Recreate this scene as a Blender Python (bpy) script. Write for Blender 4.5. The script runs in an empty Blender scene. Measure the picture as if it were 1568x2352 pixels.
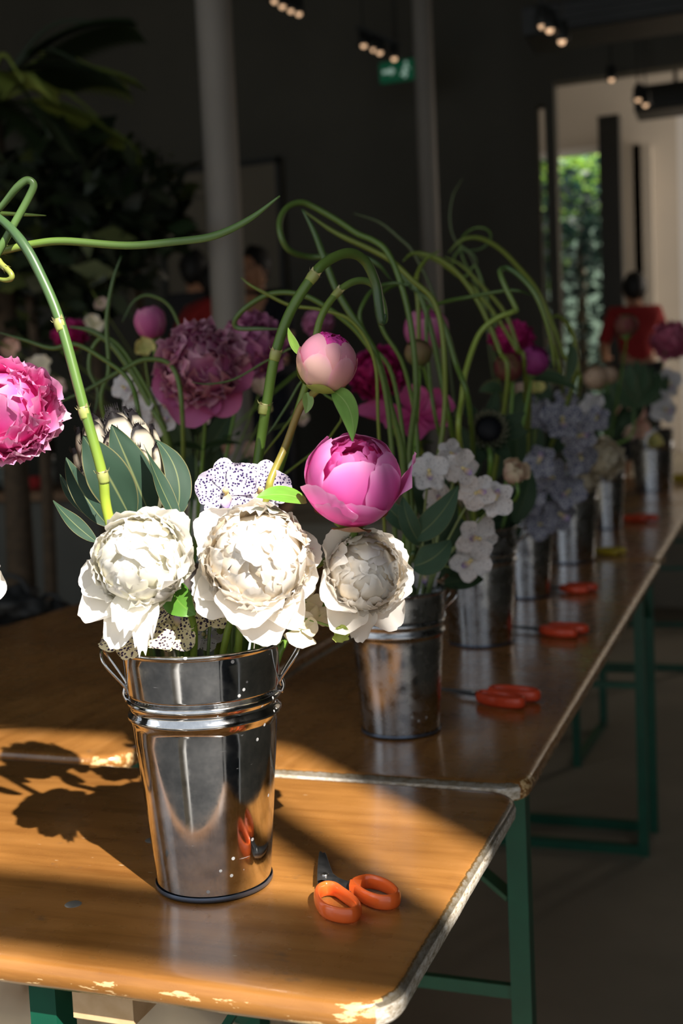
import bpy, math, random
import numpy as np
from mathutils import Vector, Matrix, noise
random.seed(7)
S = bpy.context.scene
COL = S.collection
PI = math.pi

# ------------------------------------------------------------------ camera
# The world axes follow the building: x to the right along the window wall,
# y into the room along the row of tables, z up.  Units are metres.
YAW = math.radians(19.8)
F = 2700.0                      # focal length in pixels of a 1568 px wide frame
PITCH = math.radians(-4.8)
ROLL = 0.045
CZ = 1.40                       # eye height
TZ = 0.90                       # table height
_fw = np.array([0, math.cos(PITCH), math.sin(PITCH)])
_rt = np.array([1.0, 0, 0])
_up = np.cross(_rt, _fw)
_c, _s = math.cos(ROLL), math.sin(ROLL)
_R = np.array([_c*_rt - _s*_up, _s*_rt + _c*_up, _fw])

def rz(p):
    x, y, z = p
    return Vector((x*math.cos(YAW) - y*math.sin(YAW), x*math.sin(YAW) + y*math.cos(YAW), z))

def _ray(px, py):
    return np.array([(px-784)/F, -(py-1176)/F, 1.0]) @ _R

def T(px, py, z=TZ):            # point of a level surface
    d = _ray(px, py)
    q = d*(z-CZ)/d[2]
    return rz((q[0], q[1], z))

def P(px, py, D):               # point at distance D in front of the eye
    d = _ray(px, py)
    q = d*D/d[1]
    return rz((q[0], q[1], q[2]+CZ))

def W(px, py, y):               # point of a wall parallel to the window wall
    d = rz(_ray(px, py))
    s = y/d.y
    return Vector((d.x*s, y, d.z*s+CZ))

def cd(r, t, u):                # r to the right, t towards the viewer, u up
    return (rz((1, 0, 0))*r + rz((0, -1, 0))*t + Vector((0, 0, u)))

cam = bpy.data.cameras.new('camera')
camo = bpy.data.objects.new('camera', cam)
COL.objects.link(camo)
cam.sensor_fit = 'HORIZONTAL'
cam.sensor_width = 24
cam.lens = F/1568*24
cam.clip_start = 0.05
cam.clip_end = 100
r2, u2, f2 = rz(_R[0]), rz(_R[1]), rz(_R[2])
M = Matrix(((r2.x, u2.x, -f2.x, 0), (r2.y, u2.y, -f2.y, 0), (r2.z, u2.z, -f2.z, CZ), (0, 0, 0, 1)))
camo.matrix_world = M
cam.dof.use_dof = True
cam.dof.focus_distance = 1.22
cam.dof.aperture_fstop = 4.4
S.camera = camo

# ------------------------------------------------------------------ light
S.view_settings.view_transform = 'Standard'
S.view_settings.look = 'None'
S.view_settings.exposure = 0.0
S.view_settings.gamma = 1.0
S.view_settings.use_curve_mapping = False
w = bpy.data.worlds.new('sky')
S.world = w
w.use_nodes = True
bg = w.node_tree.nodes['Background']
bg.inputs[0].default_value = (0.86, 0.92, 1.0, 1)
bg.inputs[1].default_value = 0.8
SUN_EL = math.radians(42)
sd = Vector((-0.747*math.cos(SUN_EL), 0.67*math.cos(SUN_EL), -math.sin(SUN_EL))).normalized()
sun = bpy.data.lights.new('sun', 'SUN')
sun.energy = 10.5
sun.angle = math.radians(0.6)
sun.color = (1.0, 0.93, 0.84)
suno = bpy.data.objects.new('sun', sun)
suno.rotation_euler = sd.to_track_quat('-Z', 'Y').to_euler()
suno.location = (4, -4, 6)
COL.objects.link(suno)

def area(name, loc, direction, sx, sy, power, color):
    l = bpy.data.lights.new(name, 'AREA')
    l.shape = 'RECTANGLE'; l.size = sx; l.size_y = sy; l.energy = power; l.color = color
    o = bpy.data.objects.new(name, l)
    o.location = loc
    o.rotation_euler = Vector(direction).to_track_quat('-Z', 'Y').to_euler()
    COL.objects.link(o)
    return o
# daylight that comes in through the big front window (left part of it) and the windows of the rear room
area('front_window_daylight', (-4.2, -0.85, 2.6), (0.35, 1, -0.25), 2.2, 2.6, 16, (0.9, 0.95, 1.0))
area('rear_room_daylight', (3.2, 11.5, 3.4), (-1, 0.35, -0.25), 2.5, 2.5, 160, (1.0, 0.88, 0.76))
area('garden_daylight', (-0.5, 17.2, 7.0), (-0.1, 0.45, -1), 4, 2, 700, (1.0, 0.98, 0.8))

# ------------------------------------------------------------------ helpers
class MB:
    def __init__(s):
        s.v = []; s.f = []; s.c = []; s.sm = []
    def add(s, vs, fs, cs=None, smooth=True):
        b = len(s.v)
        s.v += [tuple(v) for v in vs]
        s.f += [tuple(i+b for i in f) for f in fs]
        if cs is None: cs = [(1, 1, 1)]*len(vs)
        s.c += [tuple(c) for c in cs]
        s.sm += [smooth]*len(fs)
        return s
    def mesh(s, name, mat):
        me = bpy.data.meshes.new(name)
        me.from_pydata(s.v, [], s.f)
        me.polygons.foreach_set('use_smooth', s.sm)
        at = me.color_attributes.new('Col', 'FLOAT_COLOR', 'POINT')
        arr = np.ones((len(s.v), 4), dtype=np.float32)
        if s.c: arr[:, :3] = np.array(s.c, dtype=np.float32)
        at.data.foreach_set('color', arr.ravel())
        me.materials.append(mat)
        me.validate()
        me.update()
        return me
    def build(s, name, mat, parent=None, mtx=None):
        return link(name, s.mesh(name, mat), parent, mtx)

def link(name, me, parent=None, mtx=None):
    o = bpy.data.objects.new(name, me)
    COL.objects.link(o)
    if parent is not None: o.parent = parent
    if mtx is not None: o.matrix_local = mtx
    return o

def tag(o, label, cat, group=None):
    o['label'] = label; o['category'] = cat
    if group: o['group'] = group
    return o

def thing(name, label, cat, loc=(0, 0, 0), group=None):
    o = bpy.data.objects.new(name, None)
    o.empty_display_size = 0.02
    COL.objects.link(o)
    o.location = loc
    return tag(o, label, cat, group)

def struct(name, mb, mat):
    o = mb.build(name, mat)
    o['kind'] = 'structure'
    return o

def box(mb, lo, hi, bev=0.0, col=None, rot=None, piv=None):
    x0, y0, z0 = lo; x1, y1, z1 = hi
    if bev <= 0:
        vs = [Vector(p) for p in ((x0,y0,z0),(x1,y0,z0),(x1,y1,z0),(x0,y1,z0),(x0,y0,z1),(x1,y0,z1),(x1,y1,z1),(x0,y1,z1))]
        fs = [(0,3,2,1),(4,5,6,7),(0,1,5,4),(1,2,6,5),(2,3,7,6),(3,0,4,7)]
    else:
        b = bev
        rings = []
        for z, i in ((z0, b), (z0+b, 0), (z1-b, 0), (z1, b)):
            rings.append([Vector((x0+i+(b if i==0 else 0)*0, y0+i, z)), Vector((x1-i, y0+i, z)), Vector((x1-i, y1-i, z)), Vector((x0+i, y1-i, z))])
        vs = [p for r in rings for p in r]
        fs = [(3,2,1,0), (12,13,14,15)]
        for k in range(3):
            for j in range(4):
                a = 4*k+j; c = 4*k+(j+1) % 4
                fs.append((a, c, c+4, a+4))
    if rot is not None:
        pv = Vector(piv) if piv is not None else (Vector(lo)+Vector(hi))/2
        vs = [rot @ (v-pv) + pv for v in vs]
    mb.add(vs, fs, [col or (1, 1, 1)]*len(vs), False)

def bar(mb, a, b, wx, wy, up=(0, 0, 1), col=None):
    """rectangular bar from a to b"""
    a = Vector(a); b = Vector(b)
    d = (b-a).normalized()
    x = d.cross(Vector(up))
    if x.length < 1e-4: x = d.cross(Vector((0, 1, 0)))
    x.normalize(); y = d.cross(x)
    vs = []
    for p in (a, b):
        for sx, sy in ((-1,-1),(1,-1),(1,1),(-1,1)):
            vs.append(p + x*sx*wx/2 + y*sy*wy/2)
    mb.add(vs, [(0,3,2,1),(4,5,6,7),(0,1,5,4),(1,2,6,5),(2,3,7,6),(3,0,4,7)], [col or (1,1,1)]*8, False)

def crom(pts, n=8, closed=False):
    pts = [Vector(p) for p in pts]
    out = []
    m = len(pts)
    segs = m if closed else m-1
    for i in range(segs):
        if closed:
            p0, p1, p2, p3 = pts[(i-1) % m], pts[i], pts[(i+1) % m], pts[(i+2) % m]
        else:
            p1, p2 = pts[i], pts[i+1]
            p0 = pts[i-1] if i > 0 else p1*2-p2
            p3 = pts[i+2] if i+2 < m else p2*2-p1
        for k in range(n):
            t = k/n
            out.append(0.5*((2*p1) + (p2-p0)*t + (2*p0-5*p1+4*p2-p3)*t*t + (3*p1-p0-3*p2+p3)*t*t*t))
    if not closed: out.append(pts[-1].copy())
    return out

def tube(mb, pts, rad, seg=10, n=8, col=None, closed=False, flat=None, smooth_path=True, cap=True):
    """round tube along pts; rad number or list; flat = (normal, width factor, height factor) gives an oval section"""
    m0 = len(pts)
    path = crom(pts, n, closed) if smooth_path else [Vector(p) for p in pts]
    m = len(path)
    def lerp(arr, i):
        if not isinstance(arr, (list, tuple)): return arr
        t = i/max(1, (m-1))*(len(arr)-1); k = min(int(t), len(arr)-2); fr = t-k
        return arr[k]*(1-fr)+arr[k+1]*fr
    def lc(i):
        if col is None: return (1, 1, 1)
        if not isinstance(col[0], (list, tuple)): return col
        t = i/max(1, (m-1))*(len(col)-1); k = min(int(t), len(col)-2); fr = t-k
        return tuple(col[k][j]*(1-fr)+col[k+1][j]*fr for j in range(3))
    vs = []; cs = []; fs = []
    nrm = None
    for i in range(m):
        if closed: tg = path[(i+1) % m]-path[(i-1) % m]
        else: tg = path[min(i+1, m-1)]-path[max(i-1, 0)]
        if tg.length < 1e-9: tg = Vector((0, 0, 1))
        tg.normalize()
        if flat is not None:
            nn = Vector(flat[0]); nn = (nn-tg*nn.dot(tg)).normalized(); bb = tg.cross(nn)
            fx, fy = flat[1], flat[2]
        else:
            if nrm is None:
                nrm = tg.orthogonal().normalized()
            nrm = (nrm-tg*nrm.dot(tg))
            nrm = nrm.normalized() if nrm.length > 1e-6 else tg.orthogonal().normalized()
            nn = nrm; bb = tg.cross(nn); fx = fy = 1
        r = lerp(rad, i)
        c = lc(i)
        for k in range(seg):
            a = 2*PI*k/seg
            vs.append(path[i]+bb*math.cos(a)*r*fx+nn*math.sin(a)*r*fy)
            cs.append(c)
    rings = m if closed else m-1
    for i in range(rings):
        for k in range(seg):
            a = i*seg+k; b = i*seg+(k+1) % seg
            j = (i+1) % m
            fs.append((a, b, j*seg+(k+1) % seg, j*seg+k))
    if cap and not closed:
        fs.append(tuple(reversed(range(seg))))
        fs.append(tuple((m-1)*seg+k for k in range(seg)))
    mb.add(vs, fs, cs)

def lathe(mb, prof, seg=48, col=None, origin=(0, 0, 0)):
    ox, oy, oz = origin
    vs = []; fs = []
    for r, z in prof:
        for k in range(seg):
            a = 2*PI*k/seg
            vs.append((ox+r*math.cos(a), oy+r*math.sin(a), oz+z))
    for i in range(len(prof)-1):
        for k in range(seg):
            a = i*seg+k; b = i*seg+(k+1) % seg
            fs.append((a, b, b+seg, a+seg))
    mb.add(vs, fs, [col or (1, 1, 1)]*len(vs))

def ball(mb, c, r, col=None, sx=1, sy=1, sz=1, seg=14, rings=9, wob=0, seed=0):
    c = Vector(c); vs = []; fs = []
    for i in range(rings+1):
        th = PI*i/rings
        for k in range(seg):
            ph = 2*PI*k/seg
            d = Vector((math.sin(th)*math.cos(ph), math.sin(th)*math.sin(ph), math.cos(th)))
            q = 1+wob*noise.noise(d*2.2+Vector((seed, 0, 0)))
            vs.append(c+Vector((d.x*sx, d.y*sy, d.z*sz))*r*q)
    for i in range(rings):
        for k in range(seg):
            a = i*seg+k; b = i*seg+(k+1) % seg
            fs.append((a, a+seg, b+seg, b))
    mb.add(vs, fs, [col or (1, 1, 1)]*len(vs))

def mixc(a, b, t):
    t = max(0, min(1, t))
    return tuple(a[i]*(1-t)+b[i]*t for i in range(3))

# ------------------------------------------------------------------ materials
def mat(name, color=(0.5, 0.5, 0.5), rough=0.5, metal=0.0, spec=0.5, emit=None, estr=1.0, attr=False, trans=0.0, coat=0.0):
    m = bpy.data.materials.new(name); m.use_nodes = True
    nt = m.node_tree; b = nt.nodes['Principled BSDF']
    b.inputs['Base Color'].default_value = (*color, 1)
    b.inputs['Roughness'].default_value = rough
    b.inputs['Metallic'].default_value = metal
    b.inputs['Specular IOR Level'].default_value = spec
    b.inputs['Coat Weight'].default_value = coat
    if emit:
        b.inputs['Emission Color'].default_value = (*emit, 1)
        b.inputs['Emission Strength'].default_value = estr
    if attr or trans > 0:
        a = nt.nodes.new('ShaderNodeAttribute'); a.attribute_name = 'Col'
        mul = nt.nodes.new('ShaderNodeMix'); mul.data_type = 'RGBA'; mul.blend_type = 'MULTIPLY'
        mul.inputs[0].default_value = 1
        mul.inputs[6].default_value = (*color, 1)
        nt.links.new(a.outputs['Color'], mul.inputs[7])
        nt.links.new(mul.outputs[2], b.inputs['Base Color'])
        if trans > 0:
            tr = nt.nodes.new('ShaderNodeBsdfTranslucent')
            nt.links.new(mul.outputs[2], tr.inputs['Color'])
            mx = nt.nodes.new('ShaderNodeMixShader'); mx.inputs[0].default_value = trans
            nt.links.new(b.outputs[0], mx.inputs[1]); nt.links.new(tr.outputs[0], mx.inputs[2])
            nt.links.new(mx.outputs[0], nt.nodes['Material Output'].inputs[0])
    return m

def N(m, t, **kw):
    n = m.node_tree.nodes.new(t)
    for k, v in kw.items(): setattr(n, k, v)
    return n
def L(m, a, b): m.node_tree.links.new(a, b)

def ramp(m, src, stops):
    n = N(m, 'ShaderNodeValToRGB')
    e = n.color_ramp.elements
    while len(e) < len(stops): e.new(0.5)
    for i, (p, c) in enumerate(stops):
        e[i].position = p
        e[i].color = (*c, 1) if len(c) == 3 else c
    L(m, src, n.inputs[0])
    return n

def cmix(m, fac, a, b, mode='MIX'):
    n = N(m, 'ShaderNodeMix', data_type='RGBA', blend_type=mode)
    if isinstance(fac, (int, float)): n.inputs[0].default_value = fac
    else: L(m, fac, n.inputs[0])
    for i, q in ((6, a), (7, b)):
        if isinstance(q, tuple): n.inputs[i].default_value = (*q, 1)
        else: L(m, q, n.inputs[i])
    return n.outputs[2]

def vmath(m, op, a, b=None):
    n = N(m, 'ShaderNodeMath', operation=op)
    for i, q in enumerate((a, b)):
        if q is None: continue
        if isinstance(q, (int, float)): n.inputs[i].default_value = q
        else: L(m, q, n.inputs[i])
    return n.outputs[0]

def texco(m, scale=(1, 1, 1), rot=(0, 0, 0)):
    tc = N(m, 'ShaderNodeTexCoord'); mp = N(m, 'ShaderNodeMapping')
    mp.inputs['Scale'].default_value = scale
    mp.inputs['Rotation'].default_value = rot
    L(m, tc.outputs['Object'], mp.inputs[0])
    return mp.outputs[0]

def noisetex(m, vec, scale, detail=3, rough=0.5):
    n = N(m, 'ShaderNodeTexNoise')
    n.inputs['Scale'].default_value = scale; n.inputs['Detail'].default_value = detail; n.inputs['Roughness'].default_value = rough
    L(m, vec, n.inputs['Vector'])
    return n.outputs['Fac']

def wood_material(name, along_x, base=(0.405, 0.178, 0.043)):
    """varnished table top. vertex colour: r = wear of rounded edge, g = bare end grain"""
    m = bpy.data.materials.new(name); m.use_nodes = True
    b = m.node_tree.nodes['Principled BSDF']
    sc = (1.2, 14, 14) if along_x else (14, 1.2, 14)
    v = texco(m, sc); v1 = texco(m)
    g1 = noisetex(m, v, 3.0, 6, 0.65)
    g2 = noisetex(m, v1, 5.0, 3)
    gr = ramp(m, g1, [(0.25, (base[0]*0.66, base[1]*0.60, base[2]*0.55)), (0.5, base), (0.8, (base[0]*1.22, base[1]*1.28, base[2]*1.5))])
    bl = ramp(m, g2, [(0.3, (0.74, 0.72, 0.7)), (0.65, (1.05, 1.05, 1.05))])
    c = cmix(m, 1.0, gr.outputs[0], bl.outputs[0], 'MULTIPLY')
    # dark smudges and knots
    sp = ramp(m, noisetex(m, texco(m, (10, 16, 10) if along_x else (16, 10, 10)), 2.3, 4, 0.6), [(0.66, (0, 0, 0)), (0.76, (1, 1, 1))])
    c = cmix(m, vmath(m, 'MULTIPLY', sp.outputs[0], 0.45), c, (0.09, 0.07, 0.05))
    # pale scratches
    sc2 = ramp(m, noisetex(m, texco(m, (16, 90, 20) if along_x else (90, 16, 20), (0, 0, 0.35)), 2.6, 2), [(0.745, (0, 0, 0)), (0.77, (1, 1, 1))])
    sc3 = ramp(m, noisetex(m, v1, 9, 2), [(0.45, (0, 0, 0)), (0.6, (1, 1, 1))])
    c = cmix(m, vmath(m, 'MULTIPLY', vmath(m, 'MULTIPLY', sc2.outputs[0], sc3.outputs[0]), 0.7), c, (0.8, 0.62, 0.38))
    # worn edge
    at = N(m, 'ShaderNodeAttribute', attribute_name='Col')
    sep = N(m, 'ShaderNodeSeparateColor'); L(m, at.outputs['Color'], sep.inputs[0])
    n3 = noisetex(m, texco(m, (14, 40, 60) if along_x else (50, 50, 60)), 1.6, 5, 0.65)
    wear = vmath(m, 'MULTIPLY', sep.outputs[0], 0.36)
    chip = ramp(m, vmath(m, 'ADD', n3, wear), [(0.955, (0, 0, 0)), (0.975, (1, 1, 1))])
    c = cmix(m, vmath(m, 'MULTIPLY', chip.outputs[0], 0.9), c, (0.86, 0.60, 0.30))
    # end grain: dark oily edge line, then pale bare wood
    n4 = noisetex(m, texco(m, (60, 60, 160)), 1.5, 5, 0.7)
    eg = ramp(m, n4, [(0.30, (0.16, 0.12, 0.07)), (0.46, (0.55, 0.47, 0.36)), (0.62, (0.86, 0.82, 0.75))])
    msk = ramp(m, vmath(m, 'ADD', sep.outputs[1], vmath(m, 'MULTIPLY', vmath(m, 'SUBTRACT', n4, 0.5), 0.8)), [(0.45, (0, 0, 0)), (0.55, (1, 1, 1))])
    c = cmix(m, msk.outputs[0], c, eg.outputs[0])
    dk = ramp(m, vmath(m, 'ADD', sep.outputs[2], vmath(m, 'MULTIPLY', vmath(m, 'SUBTRACT', n4, 0.5), 0.9)), [(0.5, (0, 0, 0)), (0.62, (1, 1, 1))])
    c = cmix(m, vmath(m, 'MULTIPLY', dk.outputs[0], 0.8), c, (0.07, 0.05, 0.02))
    L(m, c, b.inputs['Base Color'])
    rr = ramp(m, noisetex(m, v1, 20, 4), [(0.3, (0.20,)*3), (0.7, (0.36,)*3)])
    L(m, cmix(m, msk.outputs[0], rr.outputs[0], (0.85, 0.85, 0.85)), b.inputs['Roughness'])
    b.inputs['Coat Weight'].default_value = 0.5; b.inputs['Coat Roughness'].default_value = 0.14
    bp = N(m, 'ShaderNodeBump'); bp.inputs['Strength'].default_value = 0.12; bp.inputs['Distance'].default_value = 0.001
    L(m, vmath(m, 'ADD', g1, vmath(m, 'MULTIPLY', n4, 2.0)), bp.inputs['Height']); L(m, bp.outputs[0], b.inputs['Normal'])
    return m

def zinc_material(name, rough, spangle, tint=(0.72, 0.74, 0.76), seed=0.0):
    m = bpy.data.materials.new(name); m.use_nodes = True
    b = m.node_tree.nodes['Principled BSDF']
    b.inputs['Metallic'].default_value = 1
    v = texco(m)
    n1 = noisetex(m, v, 40, 5, 0.65)
    n2 = noisetex(m, texco(m, (1, 1, 0.25)), 90, 3)
    n3 = noisetex(m, v, 12, 4)
    c = ramp(m, n1, [(0.3, (tint[0]*0.62, tint[1]*0.64, tint[2]*0.66)), (0.6, tint)])
    dots = N(m, 'ShaderNodeTexVoronoi'); dots.inputs['Scale'].default_value = 62; L(m, v, dots.inputs['Vector'])
    dm = ramp(m, dots.outputs['Distance'], [(0.10, (1, 1, 1)), (0.13, (0, 0, 0))])
    dsel = ramp(m, n3, [(0.52, (0, 0, 0)), (0.56, (1, 1, 1))])
    spots = vmath(m, 'MULTIPLY', dm.outputs[0], dsel.outputs[0])
    scr = ramp(m, noisetex(m, texco(m, (30, 30, 300), (0.1, 0.2, 0)), 1.0, 3, 0.7), [(0.70, (0, 0, 0)), (0.76, (1, 1, 1))])
    marks = vmath(m, 'MAXIMUM', spots, vmath(m, 'MULTIPLY', scr.outputs[0], 0.5))
    cc = cmix(m, marks, c.outputs[0], (0.55, 0.57, 0.58))
    L(m, cc, b.inputs['Base Color'])
    lo = rough; hi = rough+spangle
    r = ramp(m, n1, [(0.35, (lo,)*3), (0.62, (hi,)*3)])
    rr = cmix(m, marks, r.outputs[0], (0.6, 0.6, 0.6))
    L(m, rr, b.inputs['Roughness'])
    met = vmath(m, 'SUBTRACT', 1.0, vmath(m, 'MULTIPLY', marks, 0.7))
    L(m, met, b.inputs['Metallic'])
    bp = N(m, 'ShaderNodeBump'); bp.inputs['Strength'].default_value = max(0.015, (spangle-0.1)*0.8); bp.inputs['Distance'].default_value = 0.0006
    L(m, vmath(m, 'ADD', n3, vmath(m, 'MULTIPLY', n2, 0.35)), bp.inputs['Height']); L(m, bp.outputs[0], b.inputs['Normal'])
    return m

def spotted_material(name, ground, spot, scale, size, trans=0.2):
    m = mat(name, (1, 1, 1), 0.55, attr=True, trans=trans)
    v = texco(m)
    wv = N(m, 'ShaderNodeTexNoise'); wv.inputs['Scale'].default_value = scale*0.7; L(m, v, wv.inputs['Vector'])
    mixv = N(m, 'ShaderNodeMix', data_type='RGBA', blend_type='ADD'); mixv.inputs[0].default_value = 0.5/scale
    L(m, v, mixv.inputs[6]); L(m, wv.outputs['Color'], mixv.inputs[7])
    vo = N(m, 'ShaderNodeTexVoronoi'); vo.inputs['Scale'].default_value = scale; L(m, mixv.outputs[2], vo.inputs['Vector'])
    sel = noisetex(m, v, scale*0.55, 2)
    d = ramp(m, vmath(m, 'ADD', vo.outputs['Distance'], vmath(m, 'MULTIPLY', vmath(m, 'SUBTRACT', sel, 0.5), 0.5)), [(size, (1, 1, 1)), (size+0.06, (0, 0, 0))])
    at = N(m, 'ShaderNodeAttribute', attribute_name='Col')
    c0 = cmix(m, 1.0, ground, at.outputs['Color'], 'MULTIPLY')
    c = cmix(m, d.outputs[0], c0, spot)
    for n in m.node_tree.nodes:
        if n.bl_idname == 'ShaderNodeBsdfPrincipled': L(m, c, n.inputs['Base Color'])
        if n.bl_idname == 'ShaderNodeBsdfTranslucent': L(m, c, n.inputs['Color'])
    return m

def noisy(name, a, b, scale, rough=0.8, bump=0.0, detail=4, spec=0.5):
    m = mat(name, a, rough, spec=spec)
    p = m.node_tree.nodes['Principled BSDF']
    n = noisetex(m, texco(m), scale, detail)
    r = ramp(m, n, [(0.3, a), (0.7, b)])
    L(m, r.outputs[0], p.inputs['Base Color'])
    if bump:
        bp = N(m, 'ShaderNodeBump'); bp.inputs['Strength'].default_value = bump; bp.inputs['Distance'].default_value = 0.002
        L(m, n, bp.inputs['Height']); L(m, bp.outputs[0], p.inputs['Normal'])
    return m

M_wood_x = wood_material('varnished_wood_across', True)
M_wood_y = wood_material('varnished_wood_along', False)
M_zinc = zinc_material('polished_zinc', 0.045, 0.10, (0.78, 0.79, 0.80))
M_zinc2 = zinc_material('spangled_zinc', 0.14, 0.20, (0.50, 0.52, 0.54))
M_zincdark = mat('zinc_base_seam', (0.16, 0.20, 0.27), 0.35, 0.8)
M_wire = mat('galvanised_wire', (0.75, 0.75, 0.76), 0.2, 1)
M_green = noisy('green_paint', (0.005, 0.075, 0.042), (0.006, 0.095, 0.052), 20, 0.4)
M_orange = mat('orange_plastic', (0.92, 0.155, 0.028), 0.22, coat=0.3)
M_red = mat('red_plastic', (0.80, 0.085, 0.03), 0.3)
M_yellow = mat('yellow_plastic', (0.72, 0.55, 0.04), 0.3)
M_blade = noisy('black_blade_steel', (0.018, 0.019, 0.02), (0.06, 0.06, 0.06), 90, 0.32)
M_blade2 = mat('ground_blade_steel', (0.45, 0.44, 0.42), 0.3, 1)
M_petal = mat('petal', (1, 1, 1), 0.55, attr=True, trans=0.28, spec=0.3)
M_wpetal = mat('white_petal', (1.04, 1.045, 1.055), 0.6, attr=True, trans=0.27, spec=0.25)
M_leaf = mat('leaf', (1, 1, 1), 0.42, attr=True, trans=0.16)
M_leather = mat('leathery_leaf', (1, 1, 1), 0.6, attr=True, spec=0.25)
M_stem = mat('stem', (1, 1, 1), 0.36, attr=True)
M_spot_lilac = spotted_material('lilac_spotted_petal', (0.62, 0.56, 0.70), (0.03, 0.012, 0.10), 330, 0.30)
M_spot_cream = spotted_material('cream_spotted_petal', (0.78, 0.68, 0.42), (0.03, 0.012, 0.05), 300, 0.36, 0.1)
M_spot_white = spotted_material('white_speckled_petal', (0.66, 0.64, 0.64), (0.10, 0.07, 0.09), 300, 0.16)
M_spot_blue = spotted_material('blue_net_petal', (0.40, 0.40, 0.45), (0.05, 0.055, 0.12), 190, 0.42)
M_skin = mat('skin', (0.50, 0.25, 0.14), 0.6)
M_hair = mat('dark_hair', (0.008, 0.007, 0.006), 0.6)
M_redcloth = mat('red_cloth', (0.36, 0.02, 0.02), 0.9)
M_navy = mat('dark_navy_cloth', (0.010, 0.012, 0.02), 0.9)
M_darkcloth = mat('charcoal_cloth', (0.03, 0.03, 0.032), 0.9)
M_black = noisy('black_leather', (0.008, 0.009, 0.010), (0.02, 0.022, 0.022), 30, 0.6)
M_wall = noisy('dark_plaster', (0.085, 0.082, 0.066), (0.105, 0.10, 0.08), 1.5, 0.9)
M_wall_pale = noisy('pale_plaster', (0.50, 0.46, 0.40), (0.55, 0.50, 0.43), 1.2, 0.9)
M_ceil = noisy('dark_ceiling', (0.055, 0.056, 0.05), (0.075, 0.075, 0.066), 1.0, 0.9)
M_floor = noisy('concrete_floor', (0.27, 0.24, 0.18), (0.36, 0.315, 0.235), 2.2, 0.65, detail=6)
M_frame = mat('dark_frame_metal', (0.03, 0.032, 0.03), 0.5, 0.3)
M_column = noisy('pale_column_paint', (0.26, 0.24, 0.21), (0.31, 0.285, 0.25), 2, 0.7)
M_counter = noisy('grey_counter_front', (0.075, 0.078, 0.068), (0.09, 0.092, 0.08), 4, 0.6)
M_countertop = noisy('brown_counter_top', (0.12, 0.065, 0.03), (0.18, 0.10, 0.05), 6, 0.5)
M_cleat = noisy('raw_pine', (0.62, 0.40, 0.20), (0.78, 0.55, 0.32), 40, 0.8)
M_crate = noisy('cream_sack', (0.62, 0.52, 0.36), (0.72, 0.62, 0.45), 8, 0.9)
M_foliage = mat('dark_foliage', (0.022, 0.034, 0.014), 0.5, attr=True)
M_garden = mat('garden_foliage', (1, 1, 1), 0.5, attr=True, trans=0.3)
M_bark = noisy('bark', (0.05, 0.035, 0.02), (0.09, 0.06, 0.035), 30, 0.9)
M_terra = mat('dark_pot_glaze', (0.03, 0.03, 0.03), 0.5)
M_bulb = mat('warm_bulb', (1, 0.8, 0.6), 0.4, emit=(1.0, 0.62, 0.36), estr=1.1)
M_sign = mat('exit_sign_green', (0.0, 0.12, 0.05), 0.4, emit=(0.0, 0.10, 0.045), estr=0.22)
M_signw = mat('exit_sign_white', (0.7, 0.8, 0.75), 0.4, emit=(0.5, 0.75, 0.62), estr=0.28)
M_glass = mat('clear_glass', (0.9, 0.95, 0.95), 0.02)
M_glass.node_tree.nodes['Principled BSDF'].inputs['Transmission Weight'].default_value = 1
M_white = mat('white_paint', (0.75, 0.74, 0.72), 0.6)
M_dot = mat('grey_metal_plug', (0.20, 0.19, 0.17), 0.5, 0.4)

# ------------------------------------------------------------------ building
b = MB(); box(b, (-14, -8, -0.12), (9, 20, 0)); struct('floor', b, M_floor)
b = MB(); box(b, (-9, -1.2, 5.2), (6, 15.2, 5.35)); struct('ceiling', b, M_ceil)
b = MB(); box(b, (-9, 5.98, 0), (-1.3, 9, 0.8)); box(b, (-1.3, 8.1, 0), (6, 14, 0.8)); struct('floor', b, M_floor)      # raised rear floor
# front wall with the tall window opening (x -5.5 .. 2.40, up to 4.5)
b = MB()
box(b, (-9, -1.2, 4.68), (6, -1.0, 5.2)); box(b, (2.45, -1.2, 0), (6, -1.0, 4.68)); box(b, (-9, -1.2, 0), (-5.5, -1.0, 4.68))
struct('wall_front', b, M_wall)
b = MB()
box(b, (-5.5, -1.13, 3.65), (2.45, -1.05, 3.78))
for x in (2.10, -3.0): box(b, (x-0.018, -1.13, 0), (x+0.018, -1.07, 4.68))
struct('window_1', b, M_frame)
b = MB(); box(b, (-9.2, -1.2, 0), (-9, 15.2, 5.2)); struct('wall_left', b, M_wall)
b = MB(); box(b, (6, -1.2, 0), (6.2, 15.2, 5.2)); struct('wall_right', b, M_wall)
# dark partition with slit and wide opening to the rear room
b = MB()
xa = W(1232, 300, 9).x; xb = W(1251, 300, 9).x; xc = W(1274, 300, 9).x; zc = W(1275, 188, 9).z
box(b, (-9, 9, 0), (xa, 9.15, 5.2)); box(b, (xa, 9, zc), (6, 9.15, 5.2)); box(b, (xb, 9, 0), (xc, 9.15, zc)); box(b, (xa, 9, zc-0.15), (xb, 9.15, zc))
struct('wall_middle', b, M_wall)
b = MB()
wl, wr = W(1236, 340, 14).x-0.5, W(1392, 340, 14).x
wt = W(1330, 342, 14).z
box(b, (-9, 14, 0), (wl, 14.15, 5.2)); box(b, (wr, 14, 0), (6, 14.15, 5.2)); box(b, (wl, 14, wt), (wr, 14.15, 5.2))
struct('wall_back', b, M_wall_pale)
b = MB()
for x in (wl, wr-0.06): box(b, (x, 13.95, 0), (x+0.06, 14.1, wt))
box(b, (wl, 13.95, wt-0.06), (wr, 14.1, wt))
struct('window_2', b, M_white)
b = MB()
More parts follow.
